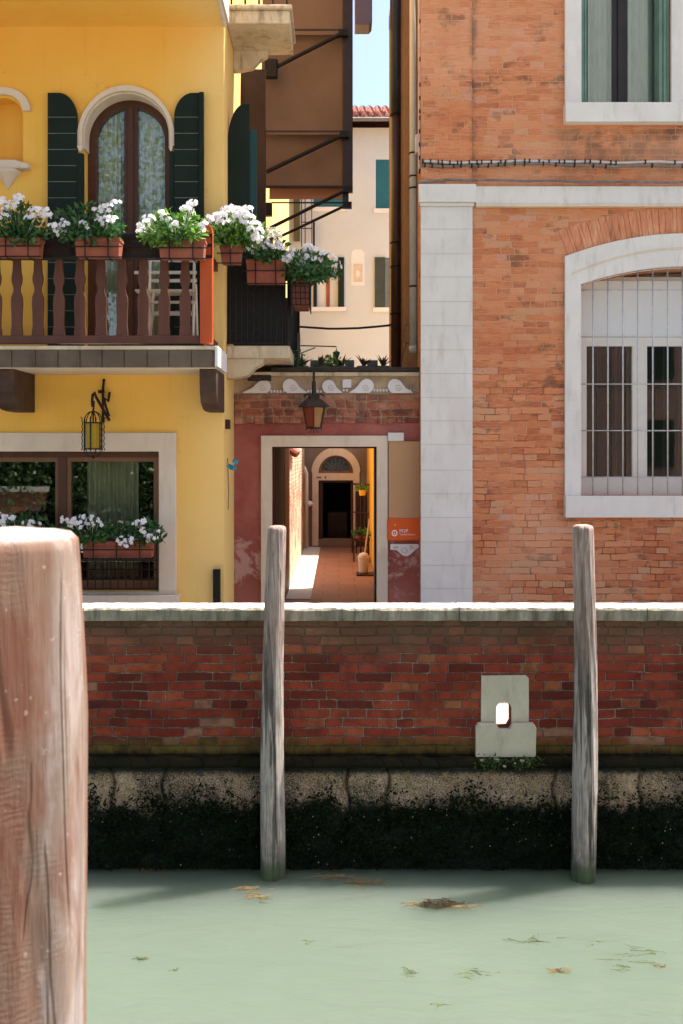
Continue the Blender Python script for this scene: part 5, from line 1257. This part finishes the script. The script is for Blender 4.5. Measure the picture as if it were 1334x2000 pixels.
def blossoms(rnd, heads, r=.020, per=9, spread=.035):
    mb = MB(); mc = MB()
    for h in heads:
        for k in range(per):
            v = rv(rnd); v.y = -abs(v.y) if rnd.random() < .7 else v.y; v.z = abs(v.z)*.8 if rnd.random() < .6 else v.z*.5
            c = h+v*spread*rnd.uniform(.6,1.1); n_ = (v+Vector((0,-.5,.2))+rv(rnd)*.3).normalized(); a = n_.cross(rv(rnd)).normalized(); b = n_.cross(a); rr = r*rnd.uniform(.8,1.15)
            for p in range(5):
                t = 2*PI*p/5; d = a*math.cos(t)+b*math.sin(t); s = -a*math.sin(t)+b*math.cos(t)
                mb.add([c, c+d*rr*.6+s*rr*.42+n_*rr*.15, c+d*rr*1.05+n_*rr*.05, c+d*rr*.6-s*rr*.42+n_*rr*.15], [(0,1,2,3)])
            mc.add([c+n_*.002+a*rr*.16, c+n_*.002+b*rr*.16, c+n_*.002-a*rr*.16, c+n_*.002-b*rr*.16], [(0,1,2,3)])
    return mb, mc
def plant(px0, px1, py0, py1, D, label, heads, seed, leaf='leaf', n=420, dep=.12, ls=.058, group='white geraniums in the planters', per=9, r=.021, spread=.056):
    rnd = random.Random(seed); x0, x1, zt, zb = X(px0,D), X(px1,D), Z(py0,D), Z(py1,D); c = Vector(((x0+x1)/2, D+.02, zb+(zt-zb)*.22))
    o = empty('geranium_plant', (c.x, D, zb), label, 'plant', group)
    foliage(rnd, c, (x1-x0)/2*.98, dep, (zt-zb)*.62, int(n*1.25), ls).build('foliage', M[leaf], o)
    if leaf == 'leafy': foliage(rnd, c, (x1-x0)/2*.8, dep, (zt-zb)*.5, n//3, ls).build('older_leaves', M['leaf'], o)
    hs = [Vector((X(a,D), D-.03-rnd.random()*.08, Z(b,D))) for a, b in heads]
    bl, bc = blossoms(rnd, hs, r=r, per=per, spread=spread)
    for h in hs: bl.tube([c+Vector(((h.x-c.x)*.5, 0, -.02)), h+Vector((0,.02,-.01))], .0025, 4)
    b_ = bl.build('blossoms', M['petal'], o); bc.build('hearts', M['petalc'], b_); return o
def trough(px0, px1, py0, py1, D, label, group='terracotta trough planters', dep=.16, straps=2, taper=.04):
    x0, x1, zb, zt = X(px0,D), X(px1,D), Z(py1,D), Z(py0,D); o = empty('planter', ((x0+x1)/2, D+dep/2, zb), label, 'planter', group)
    w_ = (x1-x0)*taper; rim = .022; mb = MB()
    def ring(x0, x1, y0, y1, z): return [(x0,y0,z),(x1,y0,z),(x1,y1,z),(x0,y1,z)]
    R_ = [ring(x0+w_,x1-w_,D+.02,D+dep-.02,zb), ring(x0+w_*.4,x1-w_*.4,D+.008,D+dep-.008,zt-rim-.012), ring(x0,x1,D,D+dep,zt-rim-.006), ring(x0,x1,D-.002,D+dep+.002,zt), ring(x0+.01,x1-.01,D+.01,D+dep-.01,zt), ring(x0+.015,x1-.015,D+.015,D+dep-.015,zt-.035)]
    vs = [v for r in R_ for v in r]; fs = [(3,2,1,0)]
    for i in range(5):
        for k in range(4): fs.append((i*4+k, i*4+(k+1)%4, i*4+4+(k+1)%4, i*4+4+k))
    fs.append((20,21,22,23))
    body = mb.add(vs, fs).build('trough', M['terra'], o, bevel=.004)
    ir = MB()
    for k in range(straps):
        xx = x0+(x1-x0)*((k+.5)/straps if straps > 1 else .5); ir.tube([(xx, D-.010, zt+.01), (xx, D-.010, zb-.012), (xx, D+dep, zb-.012)], .006, 6)
    ir.tube([(x0-.02, D-.010, (zt+zb)/2), (x1+.02, D-.010, (zt+zb)/2)], .006, 6); ir.tube([(x0-.02, D-.010, zb-.010), (x1+.02, D-.010, zb-.010)], .006, 6); ir.tube([(x0-.02, D-.010, zt+.014), (x1+.02, D-.010, zt+.014)], .006, 6)
    ir.build('iron_cradle', M['iron'], o); return o
TD = 8.24
trough(-10, 77, 463, 499, TD, 'terracotta trough at the left end of the wooden balcony rail')
trough(144, 234, 464, 500, TD, 'terracotta trough in the middle of the wooden balcony rail, before the window')
trough(308, 400, 466, 503, TD, 'terracotta trough on the wooden balcony rail next to the orange post')
trough(428, 472, 478, 512, 8.8, 'small terracotta pot just right of the orange corner post', dep=.18, straps=1, taper=.1)
trough(480, 558, 506, 552, 9.14, 'large terracotta trough on the end of the iron side balcony', straps=2, taper=.03)
t6 = trough(567, 603, 530, 552, 9.2, 'deep terracotta pot in a wire basket at the iron balcony corner', dep=.5, straps=2, taper=.05)
mb = MB(); x0, x1 = X(567,9.18), X(604,9.18)
for k in range(6):
    z = Z(535+12*k, 9.18); mb.tube([(x0, 9.18, z), (x1, 9.18, z), (x1, 9.75, z)], .005, 5)
for k in range(5): xx = x0+(x1-x0)*k/4; mb.tube([(xx, 9.18, Z(532,9.18)), (xx+.01, 9.18, Z(597,9.18))], .005, 5)
for k in range(6): yy = 9.18+.57*k/5; mb.tube([(x1, yy, Z(532,9.18)), (x1, yy, Z(597,9.18))], .005, 5)
mb.build('wire_basket', M['iron'], t6)
MB().box(x0+.02, x1-.015, 9.21, 9.70, Z(593,9.18), Z(553,9.18)).build('lower_pot', mottled('dark_terracotta', (.16,.045,.028), (.24,.075,.045), 8, .85, .3), t6, bevel=.01)
plant(-12, 85, 388, 470, TD, 'white flowering plant at the left end of the wooden balcony', [(8,400),(22,412),(30,402),(12,425),(75,420),(88,428),(68,432),(95,418),(38,392)], 1, 'leaf', 520)
plant(105, 240, 385, 470, TD, 'white flowering plant in the middle of the wooden balcony, before the arched window', [(110,448),(120,456),(130,442),(168,446),(200,438),(222,434),(212,412),(228,402),(196,418),(216,440)], 2, 'leaf', 560)
plant(272, 402, 398, 475, TD, 'yellow-green leaved white flowering plant beside the orange corner post', [(290,440),(296,432),(318,424),(324,434),(374,410),(378,402),(368,418),(404,448),(278,450),(345,448)], 3, 'leafy', 560)
plant(405, 512, 400, 478, 8.8, 'largest mass of white blossoms right of the orange corner post', [(412,432),(424,424),(438,428),(444,415),(455,412),(470,418),(480,424),(490,430),(500,444),(508,456),(500,466),(478,440),(430,440),(462,430),(492,455),(486,412),(448,440),(505,470)], 4, 'leafy', 620, per=11, r=.024, spread=.045)
plant(486, 562, 455, 508, 9.14, 'white flowering plant over the large trough of the iron balcony', [(520,452),(530,456),(540,462),(522,482),(534,488),(545,480),(548,492),(492,490),(528,470),(514,490)], 5, 'leaf', 420)
plant(552, 648, 478, 545, 9.2, 'bushy white flowering plant at the outer corner of the iron balcony', [(560,500),(572,496),(582,506),(598,494),(612,492),(590,516),(604,508),(616,512),(566,512),(632,500),(556,508),(600,488)], 6, 'leaf', 760, dep=.22)
plant(628, 668, 503, 545, 9.5, 'pale blossom sprig trailing off the iron balcony corner', [(648,510),(655,516),(644,520),(658,526)], 7, 'leaf', 60, per=6)
# lower window planter
LDp = 8.82
trough(160, 296, 1057, 1090, LDp, 'dark red trough on the iron guard of the lower yellow-house window', straps=3, taper=.01)
trough(-60, 90, 1057, 1090, LDp, 'dark red trough hidden behind the thick mooring post', straps=3, taper=.01)
plant(120, 225, 1003, 1058, LDp, 'white flowering plant left of the curtain in the lower window trough', [(130,1015),(140,1022),(158,1018),(170,1012),(178,1022),(186,1014),(170,1032),(192,1022),(150,1020)], 8, 'leaf', 420, per=5)
plant(228, 318, 1008, 1058, LDp, 'white flowering plant right of the curtain in the lower window trough', [(240,1055),(252,1060),(262,1054),(268,1024),(278,1018),(284,1034),(298,1048),(306,1042),(290,1050)], 9, 'leaf', 420, per=5)
plant(-40, 115, 1000, 1050, LDp, 'white flowering plant in the lower window above the thick mooring post', [(8,1010),(20,1015),(14,1022),(28,1012),(62,1020),(70,1024)], 10, 'leaf', 480, per=5)
gg = empty('window_guard', (X(160,8.98), 8.98, Z(1152,8.98)), 'low black iron grille carrying the troughs of the lower window', 'railing')
mb = MB()
for k in range(26): xx = X(306-15*k, 8.99); mb.tube([(xx, 8.99, Z(1152,8.99)), (xx, 8.99, Z(1058,8.99))], .006, 5)
for yy in (1060, 1094, 1112, 1130, 1150): mb.tube([(X(-90,8.99), 8.99, Z(yy,8.99)), (X(308,8.99), 8.99, Z(yy,8.99))], .006, 5)
for q in (308, 120, -85): mb.box(X(q,8.99)-.008, X(q,8.99)+.008, 8.98, YF-.03, Z(1062,8.99), Z(1056,8.99)); 
mb.box(X(-90,8.99), X(308,8.99), 8.80, 8.82, Z(1094,8.82), Z(1091,8.82))
mb.build('bars', M['iron'], gg)

# slatted chair on the balcony
chr_ = empty('slatted_chair', (X(330,8.85), 8.85, bz), 'pale slatted folding chair standing behind the balcony balusters', 'chair')
def CP(px, py, D): return (X(px,D), D, Z(py,D))
def slat(px0, px1, py, D, h=6, t=.02): return MB().box(X(px0,D), X(px1,D), D, D+t, Z(py+h/2,D), Z(py-h/2,D))
for i_, (yy, D) in enumerate(((492,8.92),(508,8.92),(532,8.90),(548,8.90))): slat(262 if i_ == 2 else 290, 384, yy, D).build('backrest_slat', M['chair'], chr_)
mb = MB()
for k in range(5): mb.box(X(270,8.8), X(382,8.8), 8.66+k*.05, 8.66+k*.05+.04, Z(570,8.8)-.02, Z(570,8.8))
mb.build('seat', M['chair'], chr_)
for pts in ([CP(294,480,8.93), CP(290,656,8.68)], [CP(380,480,8.93), CP(377,656,8.68)], [CP(300,570,8.68), CP(294,659,8.92)], [CP(382,555,8.70), CP(385,659,8.92)]): MB().tube(pts, .013, 8).build('leg', M['chair'], chr_)
slat(292, 382, 612, 8.78, 8).build('stretcher', M['chair'], chr_); slat(294, 382, 590, 8.72, 5).build('stretcher', M['chair'], chr_)

# terrace pots and plants
tz = Z(718, PD)+.001
def agave(px, py_top, D, label, seed, n=9, L=.16, mat_='leafk', pot=True, potm='gpot', pr=.07):
    rnd = random.Random(seed); x = X(px,D); zt_ = Z(745,PD)+.0; zb_ = Z(718,D)
    o = empty('potted_agave' if pot else 'potted_plant', (x, D, zt_), label, 'plant', 'pot plants on the terrace wall')
    MB().lathe([(pr*.7,0),(pr,zb_-zt_),(pr*1.05,zb_-zt_+.015),(pr*.9,zb_-zt_+.015)], (x, D, zt_), 16).build('pot', M[potm], o)
    mb = MB()
    for k in range(n):
        a = 2*PI*k/n+rnd.random()*.5; el = rnd.uniform(.5,1.3); d = Vector((math.cos(a)*math.cos(el), math.sin(a)*math.cos(el), math.sin(el))); s = d.cross(Vector((0,0,1))).normalized()*.014
        c = Vector((x, D, zb_+.01)); l = L*rnd.uniform(.7,1.1); m1 = c+d*l*.5+Vector((0,0,.01)); e = c+d*l-Vector((0,0,.01))
        mb.add([c-s, c+s, m1+s, m1-s, e, c+Vector((0,0,-.008)), m1+Vector((0,0,-.010))], [(0,1,2,3),(3,2,4),(0,3,6,5),(1,5,6,2),(3,4,6),(2,6,4)])
    mb.build('leaves', M[mat_], o); return o
agave(590, 700, 10.25, 'dark spiky succulent at the left end of the terrace wall', 21)
agave(628, 700, 10.25, 'dark spiky succulent just left of the hanging lantern rod', 22)
agave(668, 700, 10.25, 'dark spiky succulent between the green bush and the middle of the terrace wall', 23)
agave(710, 700, 10.25, 'dark spiky succulent in the middle right of the terrace wall', 24)
agave(748, 700, 10.25, 'dark spiky succulent at the right end of the terrace wall', 25)
rnd = random.Random(31)
bs = empty('terrace_bush', (X(640,10.3), 10.3, Z(720,PD)), 'small bright green leafy plant on the terrace wall above the lantern', 'plant')
foliage(rnd, Vector((X(644,10.3), 10.3, Z(714,10.3))), .13, .08, .10, 420, .032).build('foliage', M['leafy'], bs)
MB().lathe([(.06,-.08),(.075,-.0)], (X(644,10.3), 10.3, Z(718,10.3)), 14).build('pot', M['gpot'], bs)
bs2 = empty('terrace_bush', (X(570,10.3), 10.3, Z(720,PD)), 'scraggly dark climber between the iron balcony and the terrace', 'plant')
foliage(rnd, Vector((X(574,10.2), 10.2, Z(712,10.2))), .12, .08, .16, 240, .03).build('foliage', M['leaf'], bs2)
MB().tube([(X(572,10.2), 10.2, Z(718,10.2)), (X(566,10.2), 10.2, Z(670,10.2)), (X(570,10.2), 10.2, Z(600,10.2))], .01, 6).build('stem', M['leafk'], bs2)
for i_, (a, b, m_) in enumerate(((606,634,'gpot'), (674,692,'gpot'), (718,738,'gpot'))):
    tag(MB().box(X(a,10.4), X(b,10.4), 10.4, 10.6, Z(745,PD), Z(703,10.4)).build('stone_trough', M[m_], None, loc=(X((a+b)/2,10.5), 10.5, Z(745,PD)), bevel=.01), ('grey-green trough at the left of the terrace wall', 'grey-green trough behind the middle succulents of the terrace wall', 'grey-green trough at the right of the terrace wall')[i_], 'planter', 'grey troughs on the terrace')
tag(MB().lathe([(.05,0),(.012,.17),(.004,.18)], (X(740,10.35), 10.35, Z(745,PD)), 14).build('yellow_cone', M['ochre'], None, loc=(X(740,10.35), 10.35, Z(745,PD)), smooth=True), 'small yellow cone among the pots at the right end of the terrace', 'cone')
gl_ = empty('green_lamp_arm', (X(660,11.5), 11.5, Z(705,11.5)), 'small green lamp hanging from a thin green arm over the terrace', 'lamp')
MB().tube([(X(587,11.5), 11.5, Z(675,11.5)), (X(657,11.5), 11.5, Z(677,11.5)), (X(657,11.5), 11.5, Z(686,11.5))], .008, 6).tube([(X(587,11.5), 11.5, Z(690,11.5)), (X(616,11.5), 11.5, Z(679,11.5))], .007, 6).build('arm', M['green'], gl_)
MB().lathe([(.010,.0),(.045,-.02),(.030,-.07),(.022,-.09),(.045,-.15),(.02,-.16)], (X(657,11.5), 11.5, Z(685,11.5)), 14).build('lamp_body', M['green'], gl_, smooth=True)
tag(MB().pbox(574, 586, 650, 722, 11.5, .08).build('square_post', M['gpot'], None, loc=(X(580,11.5), 11.5, Z(722,11.5)), bevel=.006), 'dark green square post standing left on the terrace', 'post')
# courtyard plants
def small_plant(px, py, D, sx, sz, n, leaf, label, potc=None):
    rnd = random.Random(int(px)); o = empty('courtyard_plant', (X(px,D), D, Z(py,D)), label, 'plant')
    foliage(rnd, Vector((X(px,D), D, Z(py,D)+sz*.3)), sx, .08, sz, n, .05).build('foliage', M[leaf], o)
    MB().lathe([(.06,-.10),(.08,.01)], (X(px,D), D, Z(py,D)), 12).build('pot', M[potc or 'terra'], o)
small_plant(700, 1047, 19.35, .12, .12, 160, 'leaf', 'low green potted plant on the left of the courtyard shelf')
small_plant(714, 1048, 19.35, .10, .12, 130, 'leafy', 'brighter potted plant on the right of the courtyard shelf')
o = small_plant(708, 958, 19.6, .13, .10, 150, 'leafy', 'yellow-green plant hanging high beside the inner door', 'ochre')

# ================================================================ BEHIND THE CAMERA (seen only as reflections in the glass)
def tree(x, y, z, h, r, seed, label):
    h *= 1.7; r *= 1.25
    rnd = random.Random(seed); o = empty('broadleaf_tree', (x, y, z), label, 'tree', 'trees on the near quay')
    t = MB().tube([(x,y,z), (x+.1,y,z+h*.3), (x-.05,y+.1,z+h*.6)], .16, 10, .08)
    for k in range(6):
        a = rnd.random()*6.3; t.tube([(x,y,z+h*(.35+.05*k)), (x+math.cos(a)*r*.6, y+math.sin(a)*r*.6, z+h*(.55+.06*k))], .06, 6, .02)
    t.build('trunk', M['bark'], o); mb = MB()
    cl = [Vector((x+rnd.gauss(0,.5)*r, y+rnd.gauss(0,.5)*r, z+h*rnd.uniform(.06,1.0))) for _ in range(46)]
    for i in range(15000):
        c = rnd.choice(cl)+rv(rnd)*r*.40*rnd.random()**.4; d = rv(rnd); s = d.cross(rv(rnd)).normalized(); L = rnd.uniform(.08,.17)
        mb.add([c, c+d*L*.5+s*L*.3, c+d*L, c+d*L*.5-s*L*.3], [(0,1,2,3)])
    mb.build('crown', M['treeleaf'], o)
tree(-7.5, -7.5, 1.3, 6.5, 2.6, 1, 'broadleaf tree on the near quay mirrored in the lower window')
tree(-4.6, -8.4, 1.3, 8.2, 2.6, 2, 'broadleaf tree behind the viewpoint, mirrored in the arched window')
tree(-11.5, -8.5, 1.3, 7.0, 2.8, 3, 'broadleaf tree farthest left on the near quay')
hg = empty('hedge', (-8, -7.2, 1.3), 'dark clipped hedge on the near quay mirrored in the lower window', 'hedge')
mb = MB(); rnd = random.Random(77)
for i in range(26000):
    c = Vector((rnd.uniform(-14,-2.2), -7.0+rnd.gauss(0,.10)+.25*noise.noise(Vector((i%97, i%31, 0))), rnd.uniform(1.32,4.3))); d = rv(rnd); s_ = d.cross(rv(rnd)).normalized(); L = rnd.uniform(.07,.14)
    mb.add([c, c+d*L*.5+s_*L*.3, c+d*L, c+d*L*.5-s_*L*.3], [(0,1,2,3)])
mb.build('foliage', M['treeleaf'], hg); MB().box(-14, -2.2, -7.6, -7.2, 1.3, 4.2).build('core', M['dark'], hg)
gwl = empty('garden_wall_near', (-4, -6, 1.3), 'red brick garden wall with pale cap on the near quay', 'wall')
MB().box(-10.5, -7.4, -6.3, -6.0, 1.3, 2.1).build('wall_face', M['brickO'], gwl); MB().box(-10.55, -7.35, -6.36, -5.94, 2.101, 2.22).build('cap', M['marble'], gwl)
oh = empty('opposite_house', (4, -15, 1.3), 'rose coloured house across the near quay, seen only in reflections', 'house')
MB().box(-3, 16, -18, -13, 1.3, 9).build('wall', mottled('rose_facade', (.12,.075,.06), (.17,.11,.085), 1, .9, .1), oh); MB().box(-3.3, 16.3, -18.3, -12.7, 9.001, 9.3).build('roof', M['terra'], oh)
MB().box(6, 15, -18, -13.001, 9.301, 20).build('reflection_blocker', mottled('pale_blocker', (.40,.42,.38), (.48,.50,.46), 1, .9, .1), oh)  # unseen upper block added to keep blue sky out of the window reflection
mb = MB()
for k in range(6):
    for j in range(2): mb.box(-1.5+3*k, -.6+3*k, -13.0, -12.95, 2.6+3*j, 4.2+3*j)
mb.build('windows', M['shutter'], oh)
